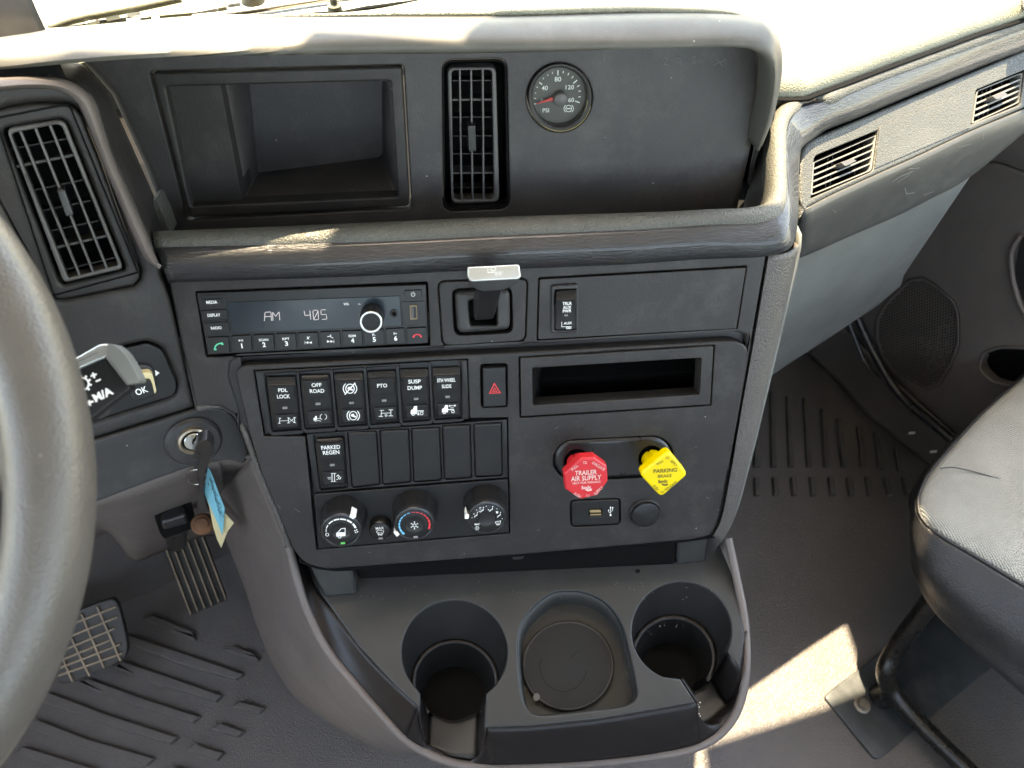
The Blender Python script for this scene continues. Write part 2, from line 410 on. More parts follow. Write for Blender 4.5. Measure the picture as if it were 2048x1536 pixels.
M['cup'] = mat('cup well plastic', (.012, .012, .012), .5, 'noise', .2, 600, .0002, var=.1, spec=.25)
M['gloss'] = mat('satin black plastic', (.016, .016, .017), .3, 'noise', .1, 500, .0002, dust=.3)
M['sw'] = mat('switch black', (.012, .012, .0125), .40, 'noise', .15, 900, .0002, dust=.15, spec=.35)
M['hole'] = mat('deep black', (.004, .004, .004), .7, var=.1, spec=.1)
M['rim'] = mat('grained dash pad', (.072, .072, .061), .48, 'leather', .8, 650, .0009, dust=.5)
M['trim'] = mat('brushed grain trim', (.020, .021, .023), .32, 'grain', 1.0, 1, .0011, uv=True, coat=.35)
M['hood'] = mat('dash hood plastic', (.062, .060, .052), .55, 'noise', .4, 600, .0003, dust=.8)
M['top'] = mat('dash top pad', (.22, .215, .16), .6, 'leather', .8, 620, .0008, dust=.3)
M['edge'] = mat('leather edge trim', (.070, .063, .057), .5, 'leather', .8, 620, .0007, dust=.2)
M['vent'] = mat('vent plastic', (.075, .072, .070), .5, 'noise', .2, 700, .0002)
M['vpad'] = mat('pebbled vent panel', (.054, .056, .050), .5, 'leather', .8, 620, .0008, dust=.3)
M['glove'] = mat('glovebox plastic', (.036, .037, .034), .5, 'noise', .3, 700, .0003, dust=1)
M['green'] = mat('lower dash plastic', (.14, .141, .128), .42, 'noise', .3, 500, .0003, dust=.5)
M['brown'] = mat('taupe trim plastic', (.120, .100, .091), .5, 'noise', .3, 600, .0003, dust=.4)
M['door'] = mat('door trim plastic', (.115, .100, .092), .45, 'noise', .35, 600, .0003, dust=.4)
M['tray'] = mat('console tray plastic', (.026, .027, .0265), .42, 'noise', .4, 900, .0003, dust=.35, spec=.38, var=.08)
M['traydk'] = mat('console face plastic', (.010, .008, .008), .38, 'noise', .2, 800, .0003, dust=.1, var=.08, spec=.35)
M['mat'] = mat('rubber floor mat', (.098, .089, .085), .36, 'leather', 1.0, 520, .0010, var=.12, dust=.2)
M['matd'] = mat('dark rubber floor', (.072, .070, .064), .5, 'leather', .8, 420, .0010, var=.3, dust=.4)
M['wheel'] = mat('steering wheel leather', (.068, .060, .054), .36, 'leather', .5, 700, .0004, dust=.2, var=.12)
M['chrome'] = mat('satin chrome', (.72, .72, .70), .22, metal=1, var=.05)
M['silver'] = mat('silver plastic', (.55, .56, .54), .32, metal=.8, var=.05)
M['steel'] = mat('worn steel', (.45, .38, .30), .3, 'noise', .3, 90, .0004, metal=.9, var=.3)
M['white'] = mat('white print', (.9, .9, .87), .5, var=0)
M['grey'] = mat('grey print', (.25, .25, .25), .5, var=0)
M['red'] = mat('red knob plastic', (.62, .022, .03), .38, 'noise', .1, 500, .0002, var=.08)
M['redp'] = mat('red print', (.75, .04, .05), .5, var=0)
M['bluep'] = mat('blue print', (.12, .5, .75), .5, var=0)
M['green_p'] = mat('green print', (.05, .6, .35), .5, var=0)
M['greenl'] = mat('green lamp', (.05, .3, .08), .4, var=0, emit=(.1, .7, .2, .03))
M['lcd'] = mat('lcd glass', (.010, .017, .024), .22, var=.3, spec=.3)
M['lcdt'] = mat('lcd digits', (.4, .38, .42), .5, var=0, emit=(.8, .78, .9, .04))
M['yel'] = mat('yellow knob plastic', (.80, .58, .01), .38, 'noise', .1, 500, .0002, var=.06)
M['ink'] = mat('black ink', (.12, .10, .02), .6, var=0)
M['pink'] = mat('worn white print', (.78, .55, .5), .5, var=.2)
M['seat'] = mat('grey seat cloth', (.45, .45, .40), .85, 'weave', 1.0, 1500, .0012, var=.12, sheen=.3)
M['vinyl'] = mat('black seat vinyl', (.028, .028, .029), .38, 'leather', .8, 420, .0006, dust=.2)
M['tag'] = mat('blue paper tag', (.16, .52, .62), .7, 'noise', .3, 200, .0004, var=.12)
M['cream'] = mat('manila paper tag', (.72, .60, .34), .7, 'noise', .3, 200, .0004, var=.1)
M['rust'] = mat('rusty metal', (.13, .055, .022), .75, 'noise', .8, 240, .0008, var=.5)
M['pedal'] = mat('dusty pedal rubber', (.030, .028, .026), .5, 'noise', .6, 300, .0006, var=.4)
M['pedw'] = mat('worn pedal rib', (.33, .26, .19), .7, 'noise', .6, 300, .0005, var=.4)
M['brass'] = mat('brass contact', (.75, .6, .35), .3, metal=1, var=.1)
M['paint'] = mat('white truck paint', (.8, .8, .78), .3, var=.02, coat=.5)
M['cowl'] = mat('cowl plastic', (.13, .125, .085), .6, 'noise', .5, 200, .001, var=.3)
M['cab'] = mat('cab lining', (.27, .26, .24), .8, 'noise', .3, 200, .001, var=.1)
M['steelp'] = mat('grey painted plate', (.034, .040, .043), .35, 'noise', .4, 120, .0006, var=.4, dust=1)
M['tubep'] = mat('black painted tube', (.008, .0075, .007), .28, 'noise', .3, 120, .0004, var=.5, dust=.3)
M['ground'] = mat('concrete yard', (.42, .41, .38), .9, 'noise', .5, 8, .01, var=.15)
gm = bpy.data.materials.new('windshield glass'); gm.use_nodes = True; N = gm.node_tree; N.nodes.clear()
o_ = N.nodes.new('ShaderNodeOutputMaterial'); mx = N.nodes.new('ShaderNodeMixShader'); t_ = N.nodes.new('ShaderNodeBsdfTransparent'); g_ = N.nodes.new('ShaderNodeBsdfGlossy'); lw = N.nodes.new('ShaderNodeFresnel')
g_.inputs['Roughness'].default_value = .02; t_.inputs['Color'].default_value = (.93, .95, .93, 1)
N.links.new(lw.outputs[0], mx.inputs[0]); N.links.new(t_.outputs[0], mx.inputs[1]); N.links.new(g_.outputs[0], mx.inputs[2]); N.links.new(mx.outputs[0], o_.inputs[0])
M['glass'] = gm
# ================================================================== LARGE STRUCTURE
# ------------------------------------------------------------------ outside
tag(mk('ground', [(-30, -20, -1.1), (30, -20, -1.1), (30, 60, -1.1), (-30, 60, -1.1)], [(0, 1, 2, 3)], M['ground'], smooth=0), kind='structure')
core = [(-.9, .30), (-.30, .48), (.0, .50), (.28, .50), (.36, .64)] + [tuple((TR*a+TF*t)[:2]) for a, t in ((.95, .43), (1.2, .43), (1.2, .8), (-1.2, .8))]
tag(prism('dash_sun_block', [(x, y, .79) for x, y in core], (0, 0, .09), M['hole']), kind='structure')  # hidden solid inside the dash, added to stop sunlight leaking through
# cab shell: roof whose unseen front edge is stepped to place the sun patches, rear wall, side walls with window openings, firewall
HZ = 2.0
sun_edge = [(-1.3, .53), (-.40, .74), (-.28, .785), (-.15, .785), (-.13, .812), (-.03, .812), (.0, .865), (.20, .865), (.205, .805), (.27, .805), (.275, .865), (.39, .885), (.491, .905), (.58, .925), (.585, .925), (.59, 1.30), (1.0, 1.25)]
back = [tuple((TR*a+TF*t)[:2]) for a, t in ((1.2, -1.1), (-1.3, -1.1))]
tag(prism('sun_cut_roof', [(x, y, HZ) for x, y in sun_edge+back], (0, 0, .06), M['cab']), kind='structure')
def wall(name, a0, a1, b0, b1, z0, z1, m):
    boxc = [tw(a0, b0, z0), tw(a1, b0, z0), tw(a1, b1, z0), tw(a0, b1, z0), tw(a0, b0, z1), tw(a1, b0, z1), tw(a1, b1, z1), tw(a0, b1, z1)]
    return tag(boxw(name, boxc, m), kind='structure')
wall('rear_wall', -1.3, 1.2, -1.16, -1.1, -.1, 1.15, M['cab'])
wall('rear_wall_top', -1.3, 1.2, -1.16, -1.1, 1.85, 2.0, M['cab'])
wall('side_wall_left', -1.36, -1.3, -1.16, .9, -.1, 1.05, M['cab'])
wall('side_wall_left_top', -1.36, -1.3, -1.16, .9, 1.9, 2.0, M['cab'])
wall('side_wall_left_rear', -1.36, -1.3, -1.16, -.6, 1.05, 1.9, M['cab'])
wall('side_wall_right_top', 1.2, 1.26, -1.16, .9, 1.93, 2.0, M['cab'])
wall('side_wall_right', 1.2, 1.26, -1.16, .9, -.1, .80, M['cab'])
wall('side_wall_right_rear', 1.2, 1.26, -1.16, -.95, .80, 1.93, M['cab'])
wall('firewall', -1.3, 1.2, .80, .86, -.1, .93, M['matd'])
# ------------------------------------------------------------------ floor
fl = tag(mk('floor', [tw(-1.3, -1.1, 0), tw(1.2, -1.1, 0), tw(1.2, .8, 0), tw(-1.3, .8, 0)], [(0, 1, 2, 3)], M['mat'], smooth=0), kind='structure')
RB = [[(815, 685), (875, 658), (1100, 748), (1118, 800)], [(720, 765), (1060, 880), (1395, 995), (1350, 1030), (1000, 930), (735, 815)],
      [(700, 925), (960, 1010), (1270, 1118), (1235, 1155), (900, 1055), (650, 955)], [(500, 1020), (800, 1130), (1145, 1240), (1100, 1275), (750, 1172), (440, 1045)],
      [(270, 1100), (600, 1225), (1015, 1360), (970, 1398), (600, 1285), (230, 1150)], [(200, 1255), (500, 1370), (880, 1480), (835, 1520), (450, 1420), (165, 1300)],
      [(130, 1412), (560, 1545), (520, 1590), (90, 1455)], [(1270, 860), (1330, 832), (1455, 875), (1478, 915)], [(1330, 1185), (1370, 1150), (1515, 1190), (1480, 1225)],
      [(1210, 1310), (1250, 1273), (1400, 1325), (1360, 1358)], [(1070, 1430), (1115, 1395), (1278, 1450), (1240, 1490)], [(950, 1555), (985, 1520), (1140, 1570), (1100, 1610)]]
for r in RB: plate('rib', FLOOR, rnd(A2(*r), 2, 2), c=.010, back=-.002, bev=.0055, seg=3, mat=M['mat'], parent=fl)
for x, a, b in ((232, 870, 1105), (320, 720, 1105), (408, 745, 1105), (500, 755, 1105), (590, 810, 1105), (680, 860, 1105), (778, 900, 1105), (868, 930, 1110), (968, 1010, 1125)):
    dx = {232: 3, 320: 5, 408: 10, 500: 14, 590: 14, 680: 22, 778: 15, 868: 20, 968: 14}[x]
    plate('rib', FLOOR, A6((x-dx-6, a), (x-dx+16, a), (x+26, b), (x-2, b)), c=.009, back=-.002, bev=.002, seg=1, mat=M['matd'], parent=fl)
for x in (232, 325, 420, 516, 614, 710, 806, 903, 998):
    d = (x-232)*.012
    plate('rib', FLOOR, A6((x-2-d, 1160), (x+24-d, 1160), (x+28+d, 1250), (x+2+d, 1252)), c=.009, back=-.002, bev=.002, seg=1, mat=M['matd'], parent=fl)
# passenger side carpet-dark vinyl laid a few millimetres over the main floor
# ------------------------------------------------------------------ dashboard
dash = thing('dashboard', LOW.at(900, 600, -.03), 'black and grey truck dashboard with padded grey ledge and control stack', 'dashboard')
# centre hood
XS = [-260, 0, 161, 323, 700, 1038, 1300, 1461, 1506, 1530, 1540, 1541, 1538, 1528, 1514]
lipy = [150, 139, 125, 115, 109, 105, 98, 95, 100, 116, 135, 160, 200, 250, 300]
lipd = [.465, .47, .475, .48, .495, .505, .505, .505, .505, .505, .505, .507, .512, .518, .522]
crx = [-270, -5, 160, 323, 700, 1038, 1300, 1465, 1524, 1546, 1553, 1555, 1549, 1538, 1518]
cry = [125, 113, 105, 97, 80, 78, 76, 73, 80, 93, 118, 150, 200, 250, 298]
bkx = [-280, -10, 160, 390, 700, 1000, 1300, 1460, 1518, 1546, 1560, 1563, 1554, 1540, 1521]
bky = [85, 68, 53, 35, 34, 29, 21, 25, 36, 55, 90, 133, 190, 242, 294]
lip = [Yp(x, y, d) for x, y, d in zip(XS, lipy, lipd)]
crs = [Yp(x, y, d+.004) for x, y, d in zip(crx, cry, lipd)]
bck = []
for i, (x, y, d) in enumerate(zip(bkx, bky, lipd)):
    bck.append(Yp(x, y, d + (.05 if i < 8 else [.045, .035, .03, .03, .03, .03, .03][i-8])))
und = [p + np.array((0, .012, -.001)) if i < 8 else p + np.array((-.004, .02, 0)) for i, p in enumerate(lip)]
und2 = [Yp(x, y + (0 if i < 8 else 0), max(d+.05, .545)) + (np.array((0, 0, .012)) if i < 8 else np.array((.004, 0, .0))) for i, (x, y, d) in enumerate(zip(XS, lipy, lipd))]
mid1 = [(a+b)/2 + np.array((0, -.003, .004)) for a, b in zip(crs, bck)]
loft('center_hood', [und2, und, lip, [(a*.45+b*.55) + np.array((0, -.003, .000)) for a, b in zip(lip, crs)], crs, mid1, bck], M['hood'], dash, nu=110, nv=36, thick=.003)
# dash top behind the hood, reaching to the windshield
topl = [(-400, 88), (-10, 62), (160, 50), (390, 30), (700, 22), (1000, 20), (1300, 14), (1480, 25), (1540, 50)]
t0 = [Yp(x, y+4, .55) for x, y in topl]
t1 = [p + np.array((0, .02 if i < 5 else .06, -.010)) for i, p in enumerate(t0)]; t2 = [p + np.array((0, (.035, .035, .035, .035, .04, .10, .16, .16, .16)[i], -.03)) for i, p in enumerate(t0)]
loft('dash_top', [t0, t1, t2], M['top'], dash, nu=60, nv=12)
# passenger top pad
seam = S2((190, 690), (300, 690), (400, 684), (480, 655), (700, 575), (950, 480), (1200, 388), (1450, 298), (1700, 208), (1900, 145), (2060, 92), (2300, 5))
sz = [fr(x, y, .953) for x, y in seam]
bk = [p + TF*(.36 if i > 1 else .34) + np.array((0, 0, .04)) for i, p in enumerate(sz)]
md1 = [p + TF*.006 + UPV*.009 for p in sz]; md2 = [p + TF*.022 + UPV*.016 for p in sz]; md3 = [p + TF*.09 + UPV*.022 for p in sz]
loft('passenger_top_pad', [[p - UPV*.02 + TF*.004 for p in sz], sz, md1, md2, md3, bk], M['top'], dash, nu=70, nv=30)
# left extension of the same pad under the hood end (so that nothing is open behind the hood)
pl_ = [Yp(1300, 60, .60), Yp(1440, 40, .60), Yp(1555, 100, .585), fr(1556, 188, .953)]
loft('passenger_top_pad', [pl_, [p + np.array((0, .22, .02)) for p in pl_]], M['top'], dash, nu=16, nv=6)
# upper instrument panel with holes for bin, vent and gauge
binh = rnd([(298.5, 143), (807, 129.5), (823.5, 417), (374.5, 440.5)], 9)
venth = rnd([(884.5, 120), (1014, 117), (1020, 418), (886, 424)], 22)
gx, gy = 1120.5, 195.4
gaugeh = ell(gx-1.5, gy, 66, 70)
plate('instrument_panel', UP, rnd([(100, 80), (1530, 70), (1531, 120), (1529, 200), (1478, 432), (1470, 500), (343, 500), (325, 440), (283, 335), (218, 194), (161, 129)], [0, 0, 20, 30, 20, 0, 0, 0, 0, 0, 0]), [binh, venth, gaugeh], c=0, back=-.02, bev=.010, hbev=.0015, seg=4, mat=M['upper'], parent=dash)
# trough wall right of the instrument panel
g0 = [UP.at(x, y, -.012) for x, y in ((1546, 150), (1538, 230), (1512, 320), (1482, 430), (1470, 470))]
g1 = [fr(x, y, .935) for x, y in ((1560, 225), (1548, 250), (1540, 300), (1535, 390), (1520, 432))]
loft('trough_wall', [g0, [(a+b)/2 + np.array((0, .012, -.012)) for a, b in zip(g0, g1)], g1], M['blk'], dash, nu=20, nv=10)
# dark lining under the trough
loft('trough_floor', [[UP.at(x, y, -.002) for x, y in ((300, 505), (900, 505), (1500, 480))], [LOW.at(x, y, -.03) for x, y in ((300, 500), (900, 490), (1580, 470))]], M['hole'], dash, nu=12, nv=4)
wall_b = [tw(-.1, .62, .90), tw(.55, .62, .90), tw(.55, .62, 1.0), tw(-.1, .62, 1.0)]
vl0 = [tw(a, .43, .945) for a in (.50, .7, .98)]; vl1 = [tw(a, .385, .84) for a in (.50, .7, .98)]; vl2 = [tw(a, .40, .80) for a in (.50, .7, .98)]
loft('vent_sun_block', [vl0, vl1, vl2], M['hole'], dash, nu=6, nv=5)  # unseen sheet behind the vents, added to keep stray sun off the floor
# padded rim
ri = R1((765, 1162), (1734, 1120)) + R2((900, 1296), (1772, 1270)) + R3((300, 1051), (500, 1040), (572, 1020), (598, 960), (600, 760), (602, 620), (640, 545), (700, 500), (760, 462))
ri += S2((480, 663), (700, 582), (950, 487), (1200, 394), (1450, 304), (1700, 214), (1900, 151), (2060, 97), (2300, 10))
ro = R1((772, 1215), (1734, 1190)) + R2((900, 1378), (1772, 1340)) + R3((300, 1103), (540, 1092), (630, 1060), (660, 1000), (664, 800), (668, 640), (690, 580), (740, 525), (800, 480))
ro += S2((540, 730), (740, 655), (980, 558), (1230, 465), (1480, 372), (1730, 280), (1930, 206), (2060, 160), (2300, 72))
def rimz(i): return .945
W_i = [fr(x, y, .941) for x, y in ri]; W_o = [fr(x, y, .944) for x, y in ro]
mi = [(a*.5+b*.5)+UPV*.003 for a, b in zip(W_i, W_o)]
loft('padded_rim', [[p-UPV*.03 + (b-p)*.02 for p, b in zip(W_i, W_o)], [p-UPV*.006 for p in W_i], [(a*.85+b*.15)+UPV*.001 for a, b in zip(W_i, W_o)], mi, [(a*.1+b*.9)+UPV*.001 for a, b in zip(W_i, W_o)], [p-UPV*.004+(p-q)*.01 for p, q in zip(W_o, W_i)], [p-UPV*.014 for p in W_o]], M['rim'], dash, nu=160, nv=22, smooth=60)
# grained trim, wrapping the corner and running along the passenger dash
lo_px = R1((834, 1400), (1734, 1372)) + R5((0, 132), (1000, 96), (1500, 62)) + R3((575, 1272), (680, 1240), (722, 1180), (735, 1060), (738, 850), (740, 760), (752, 725), (800, 690))
lo_px += S2((480, 978), (620, 920), (950, 790), (1230, 670), (1500, 560), (1750, 455), (2000, 360), (2300, 240))
lo = []
for k, (x, y) in enumerate(lo_px):
    if k < 4: lo.append(LOW.at(x, y, .004))
    elif k < 6: lo.append(LOW.at(x, y, .003))
    elif k < 9: lo.append(fr(x, y, .925))
    else: lo.append(fr(x, y, .919))
def seqres(P, n, stops):                       # resample piecewise so that corners of both rails stay matched
    out = []; 
    for (a, b), m in zip(zip(stops[:-1], stops[1:]), n): out += cr(P[a:b+1], m)[:-1]
    return out + [P[-1]]
up_px = R1((772, 1219), (1734, 1194)) + R5((0, -75), (1000, -117), (1300, -128)) + R3((520, 1097), (630, 1063), (664, 1000), (668, 900), (669, 760), (671, 650), (692, 586), (740, 530))
up_px = R1((774, 1219), (1734, 1194)) + R2((900, 1382), (1772, 1344)) + R3((300, 1107), (540, 1096), (634, 1062), (665, 1000), (667, 860), (669, 700), (674, 650), (700, 578), (750, 528))
up_px += S2((545, 736), (745, 660), (985, 563), (1235, 470), (1485, 377), (1735, 285), (1935, 211), (2300, 78))
up_ = [fr(x, y, .9435) for x, y in up_px]
lo_px2 = R1((834, 1400), (1734, 1372)) + R5((150, 127), (1200, 84), (1600, 55)) + R3((580, 1270), (690, 1235), (722, 1170), (735, 1050), (738, 860), (740, 780), (752, 730), (810, 686))
lo_px2 += S2((560, 945), (760, 868), (990, 772), (1235, 668), (1485, 566), (1735, 461), (1935, 385), (2300, 240))
low_ = []
for k, (x, y) in enumerate(lo_px2): low_.append(LOW.at(x, y, .004) if k < 5 else (LOW.at(x, y, .002) if k < 7 else fr(x, y, .924 if k < 9 else .911)))
assert len(up_) == len(low_), (len(up_), len(low_))
def bulge(a, b, f, h):
    d = nz(b-a); p = a*(1-f)+b*f; tcam = nz(CAM-p); n = nz(tcam - d*(tcam@d)); return p+n*h
rows = [[bulge(a, b, 0, -.006) for a, b in zip(up_, low_)], [bulge(a, b, 0.02, .001) for a, b in zip(up_, low_)], [bulge(a, b, .2, .006) for a, b in zip(up_, low_)], [bulge(a, b, .5, .010) for a, b in zip(up_, low_)], [bulge(a, b, .82, .007) for a, b in zip(up_, low_)], [bulge(a, b, .985, .001) for a, b in zip(up_, low_)], [bulge(a, b, 1, -.008) for a, b in zip(up_, low_)]]
loft('grained_trim', rows, M['trim'], dash, nu=160, nv=26, smooth=60)
tube('seam_groove', [fr(x, y, .9455) for x, y in up_px_g], .0011, M['hole'], dash, n=6, npt=160) if False else None
# end piece at the left end of the rim
plate('rim_end', Plane(UP.at(330, 440, .02), XR, UP.v), rnd(R1((757, 985), (775, 985), (812, 1060), (848, 1160), (765, 1162), (745, 1100)), 2, 2), c=.0, back=-.03, bev=.003, mat=M['rim'], parent=dash)
tube('trim_groove', [p + UPV*.0008 for p in up_], .0010, M['hole'], dash, n=6, npt=200)
tube('trim_groove', [p - nz(p-CAM)*.0005 for p in low_[9:]], .0010, M['hole'], dash, n=6, npt=120)
tube('pad_groove', [p - UPV*.004 - TF*.0035 for p in sz], .0022, M['hole'], dash, n=6, npt=120)
# control stack: upper band
seamL = [(333, 558), (345, 610), (360, 682), (377, 757), (391, 818)]
lipP = [(391, 818), (440, 815), (472, 834), (488, 867), (505, 910), (521, 952), (540, 998), (557, 1036), (580, 1098), (600, 1122), (630, 1136), (655, 1139)]
full = [(333, 550)] + seamL[1:] + lipP[1:] + [(800, 1128), (1000, 1113), (1200, 1096), (1380, 1080), (1412, 1076), (1428, 1066), (1438, 1045), (1480, 820), (1535, 508)]
sunk = rnd([(462, 728), (700, 716), (1100, 697), (1478, 674), (1508, 690), (1478, 850), (1440, 1020), (1395, 1076), (1380, 1082)], [34, 0, 0, 20, 24, 0, 0, 20, 0])
rad = rnd([(390.5, 583.5), (855, 564), (860, 692), (412, 715)], 3)
brk = rnd([(875, 562), (1056, 556), (1052, 684), (884, 694)], 16)
aux = rnd([(1077, 556), (1494.5, 532), (1475, 659.5), (1074, 682)], 3)
# the upper band and the lower field are two mouldings of one part-set: the lower field sits in a shallow rolled recess
bandout = [(333, 550)] + seamL[1:] + [(425, 816), (452, 800), (458, 770), (452, 735), (470, 716), (700, 705), (1100, 687), (1470, 664), (1500, 664), (1514, 680), (1535, 508)]
field = [(391, 816), (440, 813), (472, 834), (488, 867), (505, 910), (521, 952), (540, 998), (557, 1036), (580, 1098), (600, 1122), (630, 1136), (655, 1139), (800, 1128), (1000, 1113), (1200, 1096), (1380, 1080), (1412, 1076), (1428, 1066), (1438, 1045), (1480, 820), (1507, 664), (1470, 672), (1100, 694), (700, 712), (480, 722), (462, 730), (458, 760), (462, 790), (445, 812)]
plate('control_panel', LOW, [(333, 550)] + seamL[1:] + [(440, 815), (472, 834), (485, 858), (478, 815), (458, 752), (462, 726), (480, 716), (700, 706), (1100, 688), (1470, 665), (1492, 672), (1493, 690), (1474, 800), (1448, 944), (1459, 945), (1480, 820), (1535, 508)], [rad, brk, aux], c=0, back=-.02, bev=.0035, hbev=.0012, seg=4, mat=M['panel'], parent=dash)
plate('corner_panel', LOW, [(372, 730), (480, 712), (500, 860), (487, 867), (472, 834), (440, 815), (391, 818)], c=-.0015, back=-.01, bev=0, mat=M['panel'], parent=dash)
plate('panel_backing', LOW, [(530, 950), (1461, 930), (1444, 1048), (1428, 1072), (1380, 1079), (655, 1135), (605, 1118)], c=-.006, back=-.01, bev=0, mat=M['panel'], parent=dash)
plate('panel_backing', LOW, [(455, 705), (1510, 655), (1450, 950), (520, 950)], [[(1050, 722), (1420, 700), (1412, 800), (1052, 824)], ell(*A3((545, 455))[0], 27, 26, 20), ell(*A3((1195, 425))[0], 27, 26, 20)], c=-.0085, back=-.012, bev=0, mat=M['blk'], parent=dash)
sw_h = [(507, 741), (935, 718.5), (939.5, 837), (1015.5, 835.5), (1018, 956), (1020.5, 1067), (632.5, 1100), (610, 873), (527.5, 873)]
haz_h = rnd([(961, 729), (1014, 727.5), (1015, 814), (963, 816)], 5)
pock_h = rnd([(1038.5, 714.5), (1429.5, 690), (1422.5, 811.5), (1040, 836)], 2)
pill = ell(1150, 921, 43.5, 41.5, 14, 90, 270) + ell(1304, 913.5, 43.5, 41.5, 14, -90, 90)
pill = [(x, y) for x, y in pill]
usb_h = rnd([(1140.5, 1000.5), (1241, 996.5), (1241.5, 1050), (1141.5, 1055)], 10)
plate('control_panel', LOW, rnd([(484, 732), (700, 722), (1100, 702), (1470, 682), (1497, 694), (1476, 840), (1434, 1048), (1421, 1071), (1380, 1080), (1200, 1096), (1000, 1113), (800, 1128), (652, 1139), (610, 1128), (588, 1103), (560, 1036), (524, 950), (496, 860), (470, 745)], [20, 0, 0, 14, 14, 0, 24, 20, 0, 0, 0, 0, 20, 20, 14, 0, 0, 30, 10]), [sw_h, haz_h, pock_h, pill, usb_h], c=.004, back=-.03, bev=.009, hbev=.0012, seg=6, mat=M['panel'], parent=dash)
# left rolled edge of the stack (leather lip)
lipo = [(391, 812), (440, 806), (482, 826), (499, 862), (534, 950), (571, 1036), (590, 1092)]
# leather side strip on the right
si = [(1534, 511), (1508, 664), (1480, 820), (1459, 945), (1438, 1045), (1424, 1072)]
sO = [(1597, 488), (1573, 600), (1533, 772), (1496, 925), (1461, 1043), (1441, 1070)]
a_ = [LOW.at(x, y, -.004) for x, y in si]; b_ = [LOW.at(x, y, -.028) for x, y in sO]
loft('side_leather', [a_, [LOW.at(p[0]+3, p[1], .0) for p in si], [(p+q)/2 + LOW.n*.011 for p, q in zip(a_, b_)], b_, [p - LOW.n*.02 - XR*.004 for p in b_]], M['edge'], dash, nu=60, nv=16)
sd = [LOW.at(x, y, -.028) for x, y in ((1597, 470),)+tuple(sO)]
loft('stack_side', [sd, [p + np.array((.0, .14, 0)) - XR*.0 for p in sd]], M['green'], dash, nu=24, nv=4)
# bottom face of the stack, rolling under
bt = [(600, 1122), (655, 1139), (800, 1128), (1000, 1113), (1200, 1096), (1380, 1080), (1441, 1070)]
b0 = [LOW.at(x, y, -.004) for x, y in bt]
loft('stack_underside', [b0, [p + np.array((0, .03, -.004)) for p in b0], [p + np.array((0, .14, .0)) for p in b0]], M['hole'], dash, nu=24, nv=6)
# ------------------------------------------------------------------ passenger lower dash
E0 = lo_px2[11:]
vt = S2((356, 1150), (365, 1105), (385, 1062), (420, 1030), (480, 998), (620, 937), (760, 880), (990, 784), (1235, 680), (1485, 578), (1735, 473), (1935, 397), (2300, 252))
vb = S2((330, 1560), (350, 1560), (380, 1556), (400, 1550), (440, 1500), (620, 1412), (760, 1350), (990, 1243), (1235, 1135), (1485, 1022), (1735, 905), (1960, 805), (2300, 650))
wt = [fr(x, y, .908) for x, y in vt]; wb = [Tp(x, y, .352) for x, y in vb]
VENTP = Plane(fr(1760, 216, .915), TR, fr(1760, 225, .915) - Tp(1746, 347, .345)); 
VP2 = Plane(Tp(1685, 310, .366), TR, nz(fr(1760, 219, .908)-Tp(1760, 345, .346)))
vho1 = S2((462, 1150), (920, 965), (945, 960), (938, 1010), (900, 1235), (880, 1262), (445, 1455), (440, 1450))
vpout = S2((372, 1600), (362, 1300), (372, 1130), (400, 1060), (470, 1008), (620, 943), (990, 790), (1485, 583), (2060, 345), (2300, 245), (2300, 655), (2060, 770), (1960, 812), (1600, 968), (1235, 1142), (990, 1250), (760, 1355), (620, 1418), (500, 1480), (430, 1520))
v1h = S2((470, 1140), (938, 950), (900, 1252), (445, 1452))
v2h = S2((1655, 655), (2012, 508), (1978, 765), (1612, 912))
plate('vent_panel', VP2, vpout, [rnd(v1h, [9, 2, 5, 3]), rnd(v2h, [4, 3, 5, 3])], c=0, back=-.03, bev=.004, hbev=.001, seg=3, mat=M['vpad'], parent=dash)
rp = S2((925, 930), (1630, 655), (1580, 930), (900, 1240))
plate('vent_panel_inset', VP2, S2((950, 925), (1655, 640), (1610, 935), (915, 1232)), c=.0012, back=-.001, bev=.0008, seg=2, mat=M['vpad'], parent=dash)
# dark glovebox face
gt = S2((362, 1300), (368, 1560), (470, 1500), (620, 1424), (990, 1256), (1235, 1147), (1600, 974), (1960, 820), (2300, 660))
gt = S2((362, 1420), (400, 1534), (470, 1500), (620, 1424), (990, 1256), (1235, 1147), (1600, 974), (1960, 820), (2300, 660))
gb = R3((716, 1290), (760, 1270), (860, 1228), (1000, 1165), (1200, 1080), (1380, 990), (1560, 893), (1720, 768), (1960, 560))
w0 = [VP2.at(x, y, .001) for x, y in gt]; w1 = [Tp(x, y, .335) for x, y in gb]
loft('glovebox_door', [w0, [(a*.8+b*.2)+nz(CAM-a)*.008 for a, b in zip(w0, w1)], [(a*.4+b*.6)+nz(CAM-a)*.012 for a, b in zip(w0, w1)], w1, [p + TF*.03 - UPV*.004 for p in w1]], M['glove'], dash, nu=50, nv=18)
# lower rounded knee surface
ht = [p + TF*.012 - UPV*.000 for p in w1[:-1]]
hb = A6((262, 668), (300, 640), (390, 580), (480, 522), (610, 440), (720, 365), (830, 290), (950, 190))
h1 = [Tp(x, y, .40) for x, y in hb]
hm = [(a*.55+b*.45) + nz(CAM-a)*.03 - UPV*.0 for a, b in zip(ht, h1)]
loft('lower_knee_panel', [ht, [(a*.85+b*.15) + nz(CAM-a)*.006 for a, b in zip(ht, h1)], hm, [(a*.15+b*.85) + nz(CAM-a)*.018 for a, b in zip(ht, h1)], h1, [p + TF*.10 for p in h1]], M['green'], dash, nu=50, nv=24)
